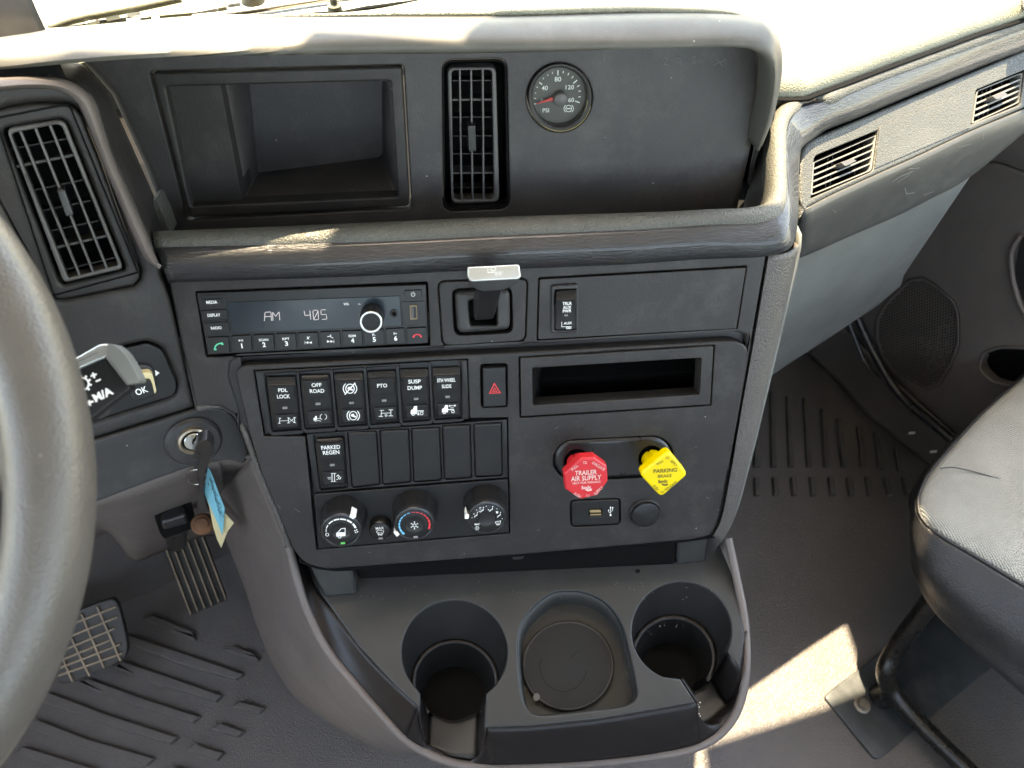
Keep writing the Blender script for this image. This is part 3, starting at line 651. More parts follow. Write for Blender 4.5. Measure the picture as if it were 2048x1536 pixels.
# stub closing the joint between stack side and passenger dash
# ------------------------------------------------------------------ driver side section
hous = LV((-200, 60), (0, 80), (150, 72), (300, 76), (400, 88), (480, 125), (545, 170), (590, 240), (640, 380), (700, 560), (800, 800), (890, 1000), (960, 1170), (1010, 1260), (1015, 1330))
dro = hous + [(340, 600), (360, 682), (377, 757), (391, 815)] + [(182, 880), (0, 940), (-150, 980), (-200, 150)]
ringh = LV((-40, 292), (60, 262), (200, 240), (330, 236), (425, 243), (480, 270), (520, 320), (640, 620), (760, 960), (885, 1290), (880, 1350), (840, 1390), (420, 1475), (360, 1475), (310, 1440), (-40, 760))
disp_h = rnd([(120, 742), (241, 696), (293, 684), (326, 697), (355.5, 769), (352, 789), (345, 795), (195, 841.5), (120, 860)], [4, 2, 8, 12, 8, 8, 4, 2, 4])
plate('driver_panel', DRV, dro, [ringh, disp_h], c=0, back=-.03, bev=.004, hbev=.005, seg=3, mat=M['panel'], parent=dash)
# bright rolled shoulder round the driver vent housing
sh0 = LV((-200, 62), (0, 82), (150, 74), (300, 78), (400, 90), (480, 127), (543, 174), (588, 244), (640, 384), (700, 564), (800, 804), (890, 1004), (960, 1170), (1000, 1250))
sh1 = LV((-200, 200), (0, 165), (150, 150), (290, 150), (370, 165), (440, 200), (490, 250), (530, 330), (590, 480), (660, 660), (760, 900), (850, 1110), (930, 1245), (990, 1262))
q0 = [DRV.at(x, y, -.012) for x, y in sh0]; q0b = [DRV.at(x, y, .002) for x, y in sh0]; q1 = [DRV.at(x, y, .001) for x, y in sh1]
qm = [(a*.5+b*.5)+DRV.n*.009 for a, b in zip(q0b, q1)]
loft('vent_housing', [q0, q0b, [(a*.8+b*.2)+DRV.n*.006 for a, b in zip(q0b, q1)], qm, q1], M['brown'], dash, nu=70, nv=14)
# wall from the housing back to the instrument panel
x0 = LV((300, 60), (400, 84), (480, 120), (560, 180), (600, 240), (700, 555), (800, 790), (890, 990), (975, 1200), (1008, 1320))
x1 = [(100, 118), (161, 127), (190, 155), (218, 194), (245, 250), (283, 335), (305, 385), (322, 430), (338, 462), (338, 490)]
loft('housing_side', [[DRV.at(x, y, -.004) for x, y in x0], [UP.at(x, y, .001) for x, y in x1]], M['panel'], dash, nu=40, nv=10)
v0 = [DRV.at(x, y, -.003) for x, y in LV((-200, 62), (0, 80), (300, 78), (420, 92))]
loft('housing_side', [v0, [p + TF*.12 + UPV*.03 for p in v0]], M['hole'], dash, nu=12, nv=3)
# knee panel with the ignition boss
knee = [(60, 925), (182, 884), (300, 848), (391, 819), (425, 814), (452, 818), (472, 834), (487, 867), (500, 905), (490, 930), (455, 921), (381, 935), (290, 968), (189, 1007), (60, 1055)]
plate('knee_panel', DRV, rnd(knee, [0, 0, 0, 0, 10, 10, 10, 10, 6, 10, 10, 0, 0, 0, 0]), c=.002, back=-.03, bev=.007, seg=5, mat=M['blk'], parent=dash)
lathe('ignition_boss', DRV.at(387, 880, .001), DRV.n, [(.024, -.004), (.0235, .003), (.021, .006), (.016, .007)], M['blk'], dash, n=36)
# lip running down the left edge of the stack (grained)
lp = [(395, 816), (425, 811), (452, 813), (474, 830), (489, 862), (506, 908), (522, 950), (541, 996), (558, 1034), (578, 1092)]
tube('leather_lip', [LOW.at(x, y, -.001) if k > 3 else DRV.at(x, y, .004)*.5+LOW.at(x, y, .0)*.5 for k, (x, y) in enumerate(lp)], .0030, M['edge'], dash, n=10, npt=60)
# ------------------------------------------------------------------ centre console
cons = thing('center_console', fr(1100, 1500, 0.0), 'grey floor console below the control stack with three cup holders', 'console')
def TRY(x, y, c=0): return TRAY.at(x, y, c)
c1 = ell(909, 1304, 105.5, 103.5, 44, 129, 411)          # left cup, open at the front (screen angles, y down)
c3a = ell(1364, 1262, 99.5, 98, 40, 124, 388)
trayout = [(608, 1100), (626, 1160), (640, 1186), (716, 1291), (790, 1370), (838, 1415)] + [(841, 1388)] + c1[1:-1] + [(972, 1387), (969, 1455), (1060, 1452), (1200, 1438), (1392, 1405), (1383, 1391), (1361, 1357)] \
    + ell(1364, 1262, 99.5, 98, 40, 112, 384) + [(1480, 1336), (1490, 1277), (1485, 1225), (1476, 1184), (1454, 1079), (1440, 1040), (600, 1070)]
mid = sm2([(1138, 1182), (1104, 1187), (1064, 1218), (1042, 1250), (1036, 1285), (1039, 1354), (1047, 1401), (1060.5, 1423), (1080, 1429), (1119, 1427), (1180, 1420), (1252.6, 1410), (1270, 1400), (1275, 1385), (1273, 1370), (1259, 1301.6), (1243, 1246), (1212, 1205.6), (1172, 1185.5)], 72)
plate('tray_top', TRAY, trayout, [mid], c=0, back=-.012, bev=.0022, seg=3, mat=M['tray'], parent=cons)
# wells
def well(nm, rim, ledge, flo, c1_, c2_):
    pass
def arcwell(rimc, rimr, ledc, ledr, ledr2, floc, flor, cl, cf, a0, a1, flo_cap=True):
    n = 44
    R_ = ell(*rimc, *rimr, n, a0, a1); L_ = ell(*ledc, *ledr, n, a0, a1); L2 = ell(*ledc, *ledr2, n, a0, a1); Fl = ell(*floc, *flor, n, a0, a1)
    rows = [[TRAY.at(x, y, -.0015) for x, y in R_], [TRAY.at(x, y, cl) for x, y in L_], [TRAY.at(x, y, cl-.001) for x, y in L2], [TRAY.at(x, y, cf) for x, y in Fl]]
    V, Fc = [], []; m = len(R_)
    for r in rows: V += r
    for r in range(3):
        for i in range(m-1): Fc.append((r*m+i, r*m+i+1, (r+1)*m+i+1, (r+1)*m+i))
    st = len(V); full = ell(*floc, *flor, 48)
    V += [TRAY.at(x, y, cf) for x, y in full]; Fc.append(tuple(range(st, st+48)))
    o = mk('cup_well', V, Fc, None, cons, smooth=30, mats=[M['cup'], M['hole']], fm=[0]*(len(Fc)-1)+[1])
    return o
arcwell((909, 1304), (105.5, 103.5), (910, 1363), (88, 85), (79, 77), (909, 1390), (62, 57), -.040, -.082, 129, 411)
arcwell((1364, 1262), (99.5, 98), (1347, 1315), (87, 86), (77, 77), (1336, 1342), (59, 57), -.038, -.078, 130, 388)
# brown-grey ledge rings
for (cx_, cy_, ra, rb, ia, ib, a0, a1, cc) in ((910, 1363, 88, 85, 79, 77, 165, 375, -.0395), (1347, 1315, 87, 86, 77, 77, 185, 395, -.0375)):
    o1 = ell(cx_, cy_, ra, rb, 30, a0, a1); o2 = ell(cx_, cy_, ia, ib, 30, a0, a1)
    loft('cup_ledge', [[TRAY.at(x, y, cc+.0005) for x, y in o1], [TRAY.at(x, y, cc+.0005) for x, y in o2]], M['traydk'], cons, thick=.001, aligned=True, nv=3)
# middle shallow well with its round rubber disc
md_b = [(x + (1150-x)*.07, y + 20 + (1310-y)*.05) for x, y in mid]
pocket('cup_well', TRAY, [(mid, -.0015), (md_b, -.030)], M['tray'], cons)
disc = ell(1136.5, 1331, 93, 91, 56)
plate('coaster', TRAY, disc, c=-.0235, back=-.029, bev=.002, seg=3, mat=M['tray'], parent=cons)
tag(plate('coaster_dish', TRAY, ell(1136.5, 1331, 87, 85, 56), c=-.0232, back=-.0236, bev=.0003, seg=1, mat=M['cup'], parent=cons))
# slots at the front of the two deep cups
def quad_loft(nm, rows, m, nu=8, nv=6): return loft(nm, rows, m, cons, nu=nu, nv=nv, thick=.0015, linu=True, linv=True)
s_in = [TRAY.at(x, y, -.070) for x, y in ((858, 1424), (906, 1441), (957, 1424))]
s_mid = [TRAY.at(x, y, -.066) for x, y in ((856, 1450), (905, 1462), (957, 1450))]
s_out = [TRAY.at(x, y, -.058) for x, y in ((856, 1494), (905, 1512), (954, 1518))]
loft('slot_floor', [s_in, s_mid, s_out], M['tray'], cons, nu=12, nv=8, thick=.0015)
loft('slot_wall', [[TRAY.at(841, 1388, -.0015), TRAY.at(839, 1415, -.0015), LOW.at(848, 1470, .0)*0 + TRAY.at(851, 1478, -.04)], [TRAY.at(858, 1424, -.070), TRAY.at(857, 1450, -.066), TRAY.at(857, 1494, -.058)]], M['traydk'], cons, nu=8, nv=6, thick=.002)
loft('slot_wall', [[TRAY.at(972, 1388, -.0015), TRAY.at(969, 1455, -.0015), TRAY.at(964, 1505, -.045)], [TRAY.at(957, 1424, -.070), TRAY.at(957, 1450, -.066), TRAY.at(954, 1518, -.058)]], M['traydk'], cons, nu=8, nv=6, thick=.002)
r_in = [TRAY.at(x, y, -.066) for x, y in ((1384, 1384), (1405, 1375), (1418, 1357))]
r_out = [TRAY.at(x, y, -.056) for x, y in ((1395, 1456), (1425, 1436), (1453, 1410))]
loft('slot_floor', [r_in, r_out], M['tray'], cons, nu=12, nv=8, thick=.0015)
loft('slot_wall', [[TRAY.at(1361, 1357, -.0015), TRAY.at(1383, 1391, -.0015), TRAY.at(1392, 1405, -.003)], [TRAY.at(1384, 1384, -.066), TRAY.at(1390, 1420, -.060), TRAY.at(1395, 1456, -.056)]], M['traydk'], cons, nu=8, nv=6, thick=.002)
loft('slot_wall', [[TRAY.at(1457, 1308, -.0015), TRAY.at(1480, 1336, -.0015), TRAY.at(1478, 1372, -.03)], [TRAY.at(1418, 1357, -.066), TRAY.at(1436, 1385, -.06), TRAY.at(1453, 1410, -.056)]], M['traydk'], cons, nu=8, nv=6, thick=.002)
# lip that edges the console, its row of heights
lipc = [(578, 1092, .668), (592, 1150, .645), (612, 1215, .625), (655, 1300, .605), (712, 1370, .592), (765, 1430, .58), (812, 1480, .568), (860, 1509, .56), (915, 1528, .556), (975, 1534, .553), (1090, 1532, .552), (1200, 1525, .552), (1310, 1512, .553), (1385, 1497, .556), (1432, 1474, .562), (1464, 1440, .572), (1482, 1400, .582), (1492, 1340, .60), (1492, 1277, .612), (1486, 1220, .62), (1478, 1180, .625), (1456, 1076, .652)]
LP = [fr(x, y, z) for x, y, z in lipc]
tube('console_lip', LP, .0042, M['brown'], cons, n=10, npt=140)
inner = [(604, 1098), (622, 1150), (634, 1180), (676, 1238), (735, 1314), (790, 1370), (838, 1414)]
ti = [TRAY.at(x, y, -.003) for x, y in inner]; li = LP[0:7]
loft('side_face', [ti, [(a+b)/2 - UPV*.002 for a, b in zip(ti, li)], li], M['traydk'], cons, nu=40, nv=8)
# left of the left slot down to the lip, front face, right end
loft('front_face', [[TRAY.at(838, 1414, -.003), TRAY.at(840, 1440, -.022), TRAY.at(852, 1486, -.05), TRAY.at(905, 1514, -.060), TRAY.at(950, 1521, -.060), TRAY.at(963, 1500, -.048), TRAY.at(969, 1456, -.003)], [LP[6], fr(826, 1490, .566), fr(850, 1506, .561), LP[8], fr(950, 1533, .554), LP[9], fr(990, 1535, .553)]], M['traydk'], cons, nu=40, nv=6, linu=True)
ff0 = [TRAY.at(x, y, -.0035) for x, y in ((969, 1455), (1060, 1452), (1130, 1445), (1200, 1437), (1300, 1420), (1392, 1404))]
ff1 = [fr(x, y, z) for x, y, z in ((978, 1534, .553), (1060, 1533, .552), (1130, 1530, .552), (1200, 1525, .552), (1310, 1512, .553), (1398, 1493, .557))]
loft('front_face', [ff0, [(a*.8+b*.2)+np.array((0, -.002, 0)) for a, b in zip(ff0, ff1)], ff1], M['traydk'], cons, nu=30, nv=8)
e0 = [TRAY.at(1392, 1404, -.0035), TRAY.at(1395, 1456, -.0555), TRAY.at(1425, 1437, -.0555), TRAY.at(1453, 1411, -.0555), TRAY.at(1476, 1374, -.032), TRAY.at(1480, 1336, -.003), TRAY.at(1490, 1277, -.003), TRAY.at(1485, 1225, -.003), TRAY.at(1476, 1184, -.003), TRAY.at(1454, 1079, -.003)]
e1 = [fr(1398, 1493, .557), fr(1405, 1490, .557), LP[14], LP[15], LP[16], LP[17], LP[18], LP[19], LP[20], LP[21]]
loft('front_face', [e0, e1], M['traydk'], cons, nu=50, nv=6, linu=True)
# taupe skirt falling from the lip to the floor
sk1 = [(452, 1040, .25), (472, 1100, .05), (516, 1223, .0), (537, 1286, .0), (572, 1359, .0), (600, 1400, .0), (663, 1438, .0), (747, 1479, .0), (810, 1496, .0)]
top_ = [LOW.at(505, 915, -.004), LOW.at(530, 975, -.004), LP[0], LP[1]*.5+LP[2]*.5, LP[3], LP[4], LP[5], LP[6], LP[7]]
bot_ = [fr(x, y, z) for x, y, z in sk1]
mid_ = [(a*.5+b*.5) + np.array((-.03, .0, 0)) for a, b in zip(top_, bot_)]
loft('skirt', [top_, [(a*.8+b*.2)+np.array((-.012, 0, 0)) for a, b in zip(top_, bot_)], mid_, bot_], M['brown'], cons, nu=50, nv=24)
fs0 = LP[7:]; fs1 = [np.array((p[0]*.9+.0, p[1]+.10, 0)) for p in fs0]
loft('skirt', [fs0, [a*.5+b*.5 for a, b in zip(fs0, fs1)], fs1], M['brown'], cons, nu=50, nv=10)
# upper part of skirt beside the footwell
uf0 = [DRV.at(x, y, -.01) for x, y in ((381, 936), (420, 928), (455, 921), (490, 925), (505, 915))]
uf1 = [fr(420, 1010, .40), fr(432, 1020, .36), fr(442, 1030, .32), fr(450, 1036, .28), fr(452, 1040, .25)]
# broad facet panel
f0 = [DRV.at(429, 922, -.012), DRV.at(470, 985, -.03), LOW.at(545, 1060, -.03), fr(590, 1160, .63)]
g_a = [DRV.at(385, 935, -.01), DRV.at(428, 921, -.01), DRV.at(470, 918, -.01), LOW.at(505, 912, -.006)]
g_b = [fr(425, 1010, .30), fr(440, 1025, .27), fr(448, 1035, .25), fr(470, 1100, .06)]
loft('skirt', [g_a, [(a+b)/2 + TF*.02 for a, b in zip(g_a, g_b)], g_b], M['brown'], cons, nu=24, nv=12)
# pillars and bracket in the gap between stack and tray
def post(px_t, px_b, nm='pillar', m='tray', dpt=.03):
    t = [LOW.at(x, y, -.012) for x, y in px_t]; b = [TRAY.at(x, y, .0) for x, y in px_b]
    B = np.array((0, dpt, 0))
    return boxw(nm, [b[0], b[1], b[1]+B, b[0]+B, t[0], t[1], t[1]+B, t[0]+B], M[m], cons, bev=.003)
post([(612, 1120), (700, 1128)], [(648, 1196), (716, 1190)])
post([(1356, 1070), (1418, 1066)], [(1353, 1131), (1414, 1123)])
post([(1022, 1105), (1050, 1103)], [(1022, 1136), (1050, 1134)], 'bracket', 'blk', .02)
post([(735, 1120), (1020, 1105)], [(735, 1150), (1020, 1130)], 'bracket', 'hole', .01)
post([(702, 1112), (1354, 1060)], [(718, 1160), (1351, 1130)], 'gap_shade_block', 'hole', .012)  # solid black block, stands in for the shade under the stack
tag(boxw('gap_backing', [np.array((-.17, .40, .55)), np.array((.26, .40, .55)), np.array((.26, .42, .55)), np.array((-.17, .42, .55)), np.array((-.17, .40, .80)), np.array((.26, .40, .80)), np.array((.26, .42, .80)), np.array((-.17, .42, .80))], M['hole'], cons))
plate('tray_hole', TRAY, ell(1275.5, 1142, 5, 4, 16), c=.0005, back=-.001, bev=0, mat=M['hole'], parent=cons)
# ------------------------------------------------------------------ footwell behind the pedals
fw = thing('footwell_cover', fr(270, 1050, .3), 'taupe plastic footwell cover behind the accelerator pedal', 'footwell cover')
ft = [DRV.at(x, y, -.02) for x, y in ((60, 1052), (189, 1005), (290, 966), (385, 932), (440, 918))]
fb = [fr(x, y, z) for x, y, z in ((60, 1130, .30), (183, 1081, .30), (225, 1078, .27), (324, 1103, .20), (460, 1070, .18))]
fb = [fr(x, y, z) for x, y, z in ((60, 1115, .34), (183, 1079, .34), (216, 1066, .33), (236, 1090, .30), (258, 1116, .26), (279, 1122, .24), (324, 1104, .24), (400, 1075, .24), (462, 1066, .22))]
ft2 = cr(ft, 9); hole_px = None
loft('cover_panel', [ft2, [(a*.6+b*.4)+TF*.0+UPV*.0 + nz(CAM-a)*.01 for a, b in zip(ft2, fb)], fb], M['brown'], fw, nu=60, nv=14)
# dark toe board behind
toe = tag(mk('toe_board', [tw(-1.2, .745, .002), tw(.15, .745, .002), tw(.15, .79, .5), tw(-1.2, .79, .5)], [(0, 1, 2, 3)], M['mat'], smooth=0), kind='structure')
toe.location.z += .0
# dark opening with the pedal arm
PC = Plane(fr(345, 1030, .565), TR, TF*.35+UPV)
hp = A1((950, 1340), (985, 1280), (1060, 1240), (1150, 1215), (1175, 1240), (1195, 1320), (1200, 1400), (1010, 1470), (985, 1440))
plate('arm_opening', PC, rnd(hp, 4, 3), c=.012, back=.0, bev=.001, mat=M['hole'], parent=fw)
# ------------------------------------------------------------------ door and sill
door = thing('passenger_door', Kp(1900, 700, 1.16), 'dark taupe passenger door trim with speaker grille and bottle pocket', 'door')
bot = rnd([(1959, 730), (1968, 705), (2000, 694), (2060, 696), (2120, 715), (2120, 770), (2040, 778), (1985, 764), (1964, 745)], 6, 3)
dpx = [(1650, 640), (1760, 560), (1800, 470), (1900, 330), (1986, 325), (2060, 350), (2300, 430), (2300, 1000), (1960, 930), (1900, 880), (1800, 790), (1730, 700)]
spk = rnd([(1818, 558.6), (1842, 553), (1869, 568), (1908, 601.5), (1918, 629), (1918, 687), (1904, 730), (1881, 769), (1850, 781), (1791, 750), (1764, 719), (1750, 676), (1752, 637), (1771, 605)], 6, 3)
plate('door_panel', DOOR, rnd(dpx, [0, 30, 0, 0, 5, 0, 0, 0, 5, 5, 5, 5]), [spk, bot], c=0, back=-.02, bev=.006, hbev=.003, seg=4, mat=M['door'], parent=door)
up0 = [DOOR.at(x, y, -.003) for x, y in ((1880, 330), (1986, 322), (2060, 346), (2300, 425))]
loft('door_upper', [up0, [p + UPV*.12 + TR*.03 for p in up0], [p + UPV*.3 + TR*.06 for p in up0]], M['door'], door, nu=20, nv=8)
# swelling that carries the pocket
sw = ell(2060, 660, 150, 190, 40)
V, Fc = [], []
lob = [[(1930, 560), (1905, 640), (1900, 740), (1880, 800), (1870, 860)], [(1960, 540), (1950, 620), (1935, 700), (1925, 790), (1920, 880)], [(2010, 520), (2000, 600), (1990, 640), (1980, 660), (1975, 690)], [(2080, 520), (2080, 580), (2075, 620), (2070, 650), (2060, 690)]]
g = spk
gr = plate('speaker_grille', DOOR, spk, c=-.002, back=-.008, bev=.0015, seg=2, mat=M['door'], parent=door)
M['perf'] = mat('perforated grille', (.055, .048, .044), .5, var=.1)
N = M['perf'].node_tree; B = N.nodes['Principled BSDF']; tcn = N.nodes.new('ShaderNodeTexCoord'); vo = N.nodes.new('ShaderNodeTexVoronoi'); vo.inputs['Scale'].default_value = 190; vo.inputs['Randomness'].default_value = .12
N.links.new(tcn.outputs['Object'], vo.inputs['Vector']); rp_ = N.nodes.new('ShaderNodeMapRange'); rp_.inputs[1].default_value = .25; rp_.inputs[2].default_value = .45; rp_.inputs[3].default_value = .006; rp_.inputs[4].default_value = .07
N.links.new(vo.outputs[0], rp_.inputs[0]); cb = N.nodes.new('ShaderNodeCombineColor'); [N.links.new(rp_.outputs[0], cb.inputs[i]) for i in range(3)]; N.links.new(cb.outputs[0], B.inputs['Base Color'])
SPL = np.array([DOOR.loc(x, y) for x, y in spk]); V, Fc = [], []
lo2, hi2 = SPL.min(0), SPL.max(0); st_h = .0062
def pin(x, y, A_):
    B_ = np.roll(A_, -1, 0); cnd = (A_[:, 1] > y) != (B_[:, 1] > y); a_, b_ = A_[cnd], B_[cnd]
    return bool(len(a_)) and (((a_[:, 0] + (y-a_[:, 1])/(b_[:, 1]-a_[:, 1])*(b_[:, 0]-a_[:, 0])) > x).sum() % 2 == 1)
SPC = SPL.mean(0); SIN = SPC + (SPL-SPC)*.93; r_ = 0; y_ = lo2[1]
while y_ < hi2[1]:
    x_ = lo2[0] + (st_h/2 if r_ % 2 else 0)
    while x_ < hi2[0]:
        if pin(x_, y_, SIN):
            k0 = len(V)
            for q in range(6): V.append(DOOR.W(x_+.0021*math.cos(q*math.pi/3+.52), y_+.0021*math.sin(q*math.pi/3+.52), -.0016))
            Fc.append(tuple(range(k0, k0+6)))
        x_ += st_h
    y_ += st_h*.866; r_ += 1
tag(mk('grille_holes', V, Fc, M['hole'], door, smooth=0), kind='stuff')
pocket('grille_rim', DOOR, [([(x, y) for x, y in spk], .0015), ([(1836+(x-1836)*.965, 667+(y-667)*.965) for x, y in spk], .0005), ([(1836+(x-1836)*.955, 667+(y-667)*.955) for x, y in spk], -.003)], M['door'], door, cap=False)
for hx, hy in ((1848, 700), (1866, 688), (1884, 678), (1858, 716), (1877, 706), (1895, 696), (1888, 660), (1870, 670), (1851, 681), (1896, 643), (1880, 724), (1866, 733)):
    o1 = ell(hx, hy, 10, 9.5, 6, 30, 390); strokes('grille_rib', DOOR, [(o1, 1.6, True)], M['door'], door, c=-.0008)
pocket('bottle_pocket', DOOR, [(bot, -.004), ([(x+4, y+14) for x, y in bot], -.035)], M['hole'], door)
tube('pocket_rim', [DOOR.at(x, y, .001) for x, y in bot], .003, M['door'], door, n=8, closed=True)
arm = rnd([(2040, 470), (2120, 460), (2200, 560), (2160, 660), (2070, 640), (2046, 610), (2026, 545)], 20)
plate('armrest_inset', DOOR, arm, c=.002, back=-.004, bev=.003, seg=3, mat=M['gloss'], parent=door)
tube('armrest_edge', [DOOR.at(x, y, .004) for x, y in ((2042, 470), (2024, 500), (2024, 545), (2034, 590), (2047, 622), (2070, 650))], .004, M['brown'], door, n=8, npt=30)
sill = thing('door_sill', fr(1850, 900, .1), 'dark bronze door sill step below the passenger door trim', 'door sill')
s0 = [fr(x, y, 0.004) for x, y in ((1610, 705), (1668, 758), (1725, 822), (1800, 885), (1869, 936), (1960, 1000))]
s1 = [Kp(x, y, 1.145) for x, y in ((1680, 650), (1720, 690), (1770, 745), (1840, 810), (1905, 868), (2000, 950))]
loft('sill_plate', [s0, [(a*.7+b*.3)+UPV*.03 for a, b in zip(s0, s1)], [(a*.4+b*.6)+UPV*.02 for a, b in zip(s0, s1)], s1], M['door'], sill, nu=40, nv=12)
tube('door_seal', [Kp(x, y, 1.135) for x, y in ((1700, 600), (1725, 660), (1755, 720), (1800, 790), (1880, 860), (1960, 930))], .008, M['gloss'], sill, n=8, npt=40)
tube('door_seal', [Kp(x, y, 1.115) for x, y in ((1690, 625), (1706, 668), (1733, 730), (1760, 760))], .004, M['gloss'], sill, n=8, npt=30)
for x, y in ((1825, 866), (1868, 903)):
    boxo = plate('sill_clip', Plane(fr(x, y, .07), XR, (0, 1, .3)), [(x-6, y-2), (x+6, y-3), (x+6, y+1), (x-6, y+2)], c=.003, back=-.002, bev=.0005, mat=M['white'], parent=sill)
# ------------------------------------------------------------------ windshield, pillar, exterior
ws = tag(mk('windshield', [tw(-1.25, .72, .95), tw(1.15, .72, .95), tw(1.1, .86, 1.9), tw(-1.2, .86, 1.9)], [(0, 1, 2, 3)], M['glass'], smooth=0), 'large clear windshield glass above the dash top', 'windshield')
pil = thing('pillar_trim', fr(2046, 20, .95), 'grey grained pillar trim at the far corner of the passenger dash', 'pillar trim')
pp = [fr(x, y, .96) for x, y in ((1985, -12), (2015, 0), (2038, 14), (2046, 26), (2046, 34), (2100, 20), (2200, -10), (2150, -60))]
prism('trim_shell', pp, (0.02, 0.01, .03), M['rim'], pil, bev=.006)
# ================================================================== OBJECTS
def facepl(tl, tr, bl):
    return Plane(tl, np.array(tr)-np.array(tl), np.array(tl)-np.array(bl))
def quadmap(q):                                  # bilinear map of the unit square to a photo quad TL,TR,BR,BL
    a, b, c, d = [np.array(p, float) for p in q]
    return lambda s, t: tuple((a*(1-s)+b*s)*(1-t) + (d*(1-s)+c*s)*t)
# ------------------------------------------------------------------ storage bin
bn = thing('storage_bin', UP.at(550, 290), 'open dark storage bin with a stepped left wall in the upper panel', 'storage bin')
fo = rnd([(303, 147), (803, 134), (819, 413), (379, 436)], 8); fi = rnd([(331, 174), (781, 162), (796, 394), (382, 413)], 5)
plate('frame', UP, fo, [fi], c=.0035, back=-.012, bev=.002, hbev=.002, mat=M['panel'], parent=bn)
bq = [(497, 165), (764, 160), (762, 314), (517, 345)]
pk = rnd([(484, 176), (781, 162), (796, 394), (484, 408)], 5)
fL = [(440, 170), (781, 162), (796, 394), (484, 408)]
pocket('cavity', UP, [(rnd(fL, [2, 5, 5, 2]), -.008), (rnd([(497, 150), (764, 146), (765, 314), (517, 345)], [3, 14, 14, 3]), -.088)], M['upper'], bn)
plate('side_block', UP, rnd([(332, 172), (441, 170), (485, 406), (383, 412)], 2), c=-.006, back=-.05, bev=.0015, mat=M['panel'], parent=bn)
# ------------------------------------------------------------------ vents
def vent(pl, label, frame, inner, slats, vanes, tabq, well, parentgroup, deep=-.03, fm='vent', c0=.0, thickpx=4.0, tilt_=0, horiz=False, tabm='gloss', bigv=()):
    cx_ = sum(p[0] for p in frame)/len(frame); cy_ = sum(p[1] for p in frame)/len(frame)
    t = thing('air_vent', pl.at(cx_, cy_), label, 'air vent', parentgroup)
    plate('frame', pl, frame, [inner], c=c0, back=c0-.014, bev=.0015, hbev=.0010, mat=M[fm], parent=t)
    for a, b in slats:
        p, q = pl.at(*a, c0-.001), pl.at(*b, c0-.001); wv = nz(np.cross(pl.n, q-p)); hw = thickpx*pl.mpp(*a)[0]/2
        P = [p-wv*hw, p+wv*hw, q+wv*hw, q-wv*hw]
        prism('slat', [x - pl.n*.007 for x in P], pl.n*.0075, M[fm], t, bev=.0005)
    for k, (a, b) in enumerate(vanes):
        p, q = pl.at(*a, c0-.011), pl.at(*b, c0-.011); up_v = pl.v if not horiz else pl.u
        n2 = pl.n
        th = .0009 if k not in bigv else .0016
        off = .0 if k not in bigv else .003
        P = [p+n2*off, q+n2*off, q - n2*.012, p - n2*.012]
        prism('vane', P, up_v*th, M['vent' if k in bigv else 'blk'], t)
    tb = rnd(tabq, 3, 3)
    plate('tab', pl, tb, c=c0+.007, back=c0-.006, bev=.002, seg=3, mat=M[tabm], parent=t)
    n_ = len(well); bk_ = [((x-cx_)*.93+cx_, (y-cy_)*.96+cy_) for x, y in well]
    pocket('duct', pl, [(well, c0-.002), (bk_, deep)], M['hole'], t)
    return t
fr_ = rnd([(895, 136), (992, 134), (999, 405), (903, 408)], 14); inn = rnd([(903, 141), (984, 140), (989, 399), (907, 400)], 9)
vent(UP, 'tall upright air vent with rounded corners between the storage bin and the pressure gauge', fr_, inn,
     [((919.4, 137), (923.5, 403)), ((942.2, 137), (945.3, 402)), ((965.6, 137), (967.3, 402))],
     [((902, y+.6), (987, y)) for y in (162, 199, 235, 272.6, 308, 344.7, 376.5)], [(935, 252), (951, 251), (953, 303), (937, 304)],
     rnd([(888, 124), (1009, 121), (1015, 413), (890, 418)], 18), 'tall upright dash vents', deep=-.05, c0=.002, thickpx=3.8, bigv=(1, 5))
vfr = rnd([(12, 258), (128, 239), (246.5, 538), (128, 566)], [16, 18, 9, 9]); vin = rnd([(21, 267), (122, 247), (237, 531), (136, 557)], [10, 14, 5, 5])
lvv = [LV(a, b) for a, b in (((75, 530), (415, 468)), ((100, 640), (470, 565)), ((185, 795), (520, 725)), ((235, 925), (570, 853)), ((285, 1050), (620, 980)), ((320, 1152), (670, 1070)), ((375, 1295), (725, 1210)))]
sl_ = [((40.2, 262), (159.5, 552)), ((70.4, 256), (186.7, 546)), ((99.8, 250), (214.4, 539))]
vent(DRV, 'tilted upright air vent beside the steering wheel rim', vfr, vin, sl_, lvv, LV((358, 790), (405, 782), (462, 940), (415, 952)),
     LV((-20, 340), (430, 250), (860, 1300), (340, 1440)), 'tall upright dash vents', deep=-.05, c0=.0035, thickpx=5.2, bigv=(1, 5), tabm='gloss')
vring_o = LV((-60, 300), (60, 268), (200, 246), (330, 242), (422, 249), (475, 275), (513, 325), (633, 622), (753, 962), (877, 1290), (872, 1345), (835, 1383), (420, 1467), (365, 1468), (318, 1436), (-60, 740))
vring_i = rnd(LV((10, 400), (410, 330), (795, 1285), (385, 1385)), [16, 18, 9, 9])
plate('vent_surround', DRV, vring_o, [vring_i], c=.0, back=-.02, bev=.0025, hbev=.003, seg=3, mat=M['panel'], parent=dash)
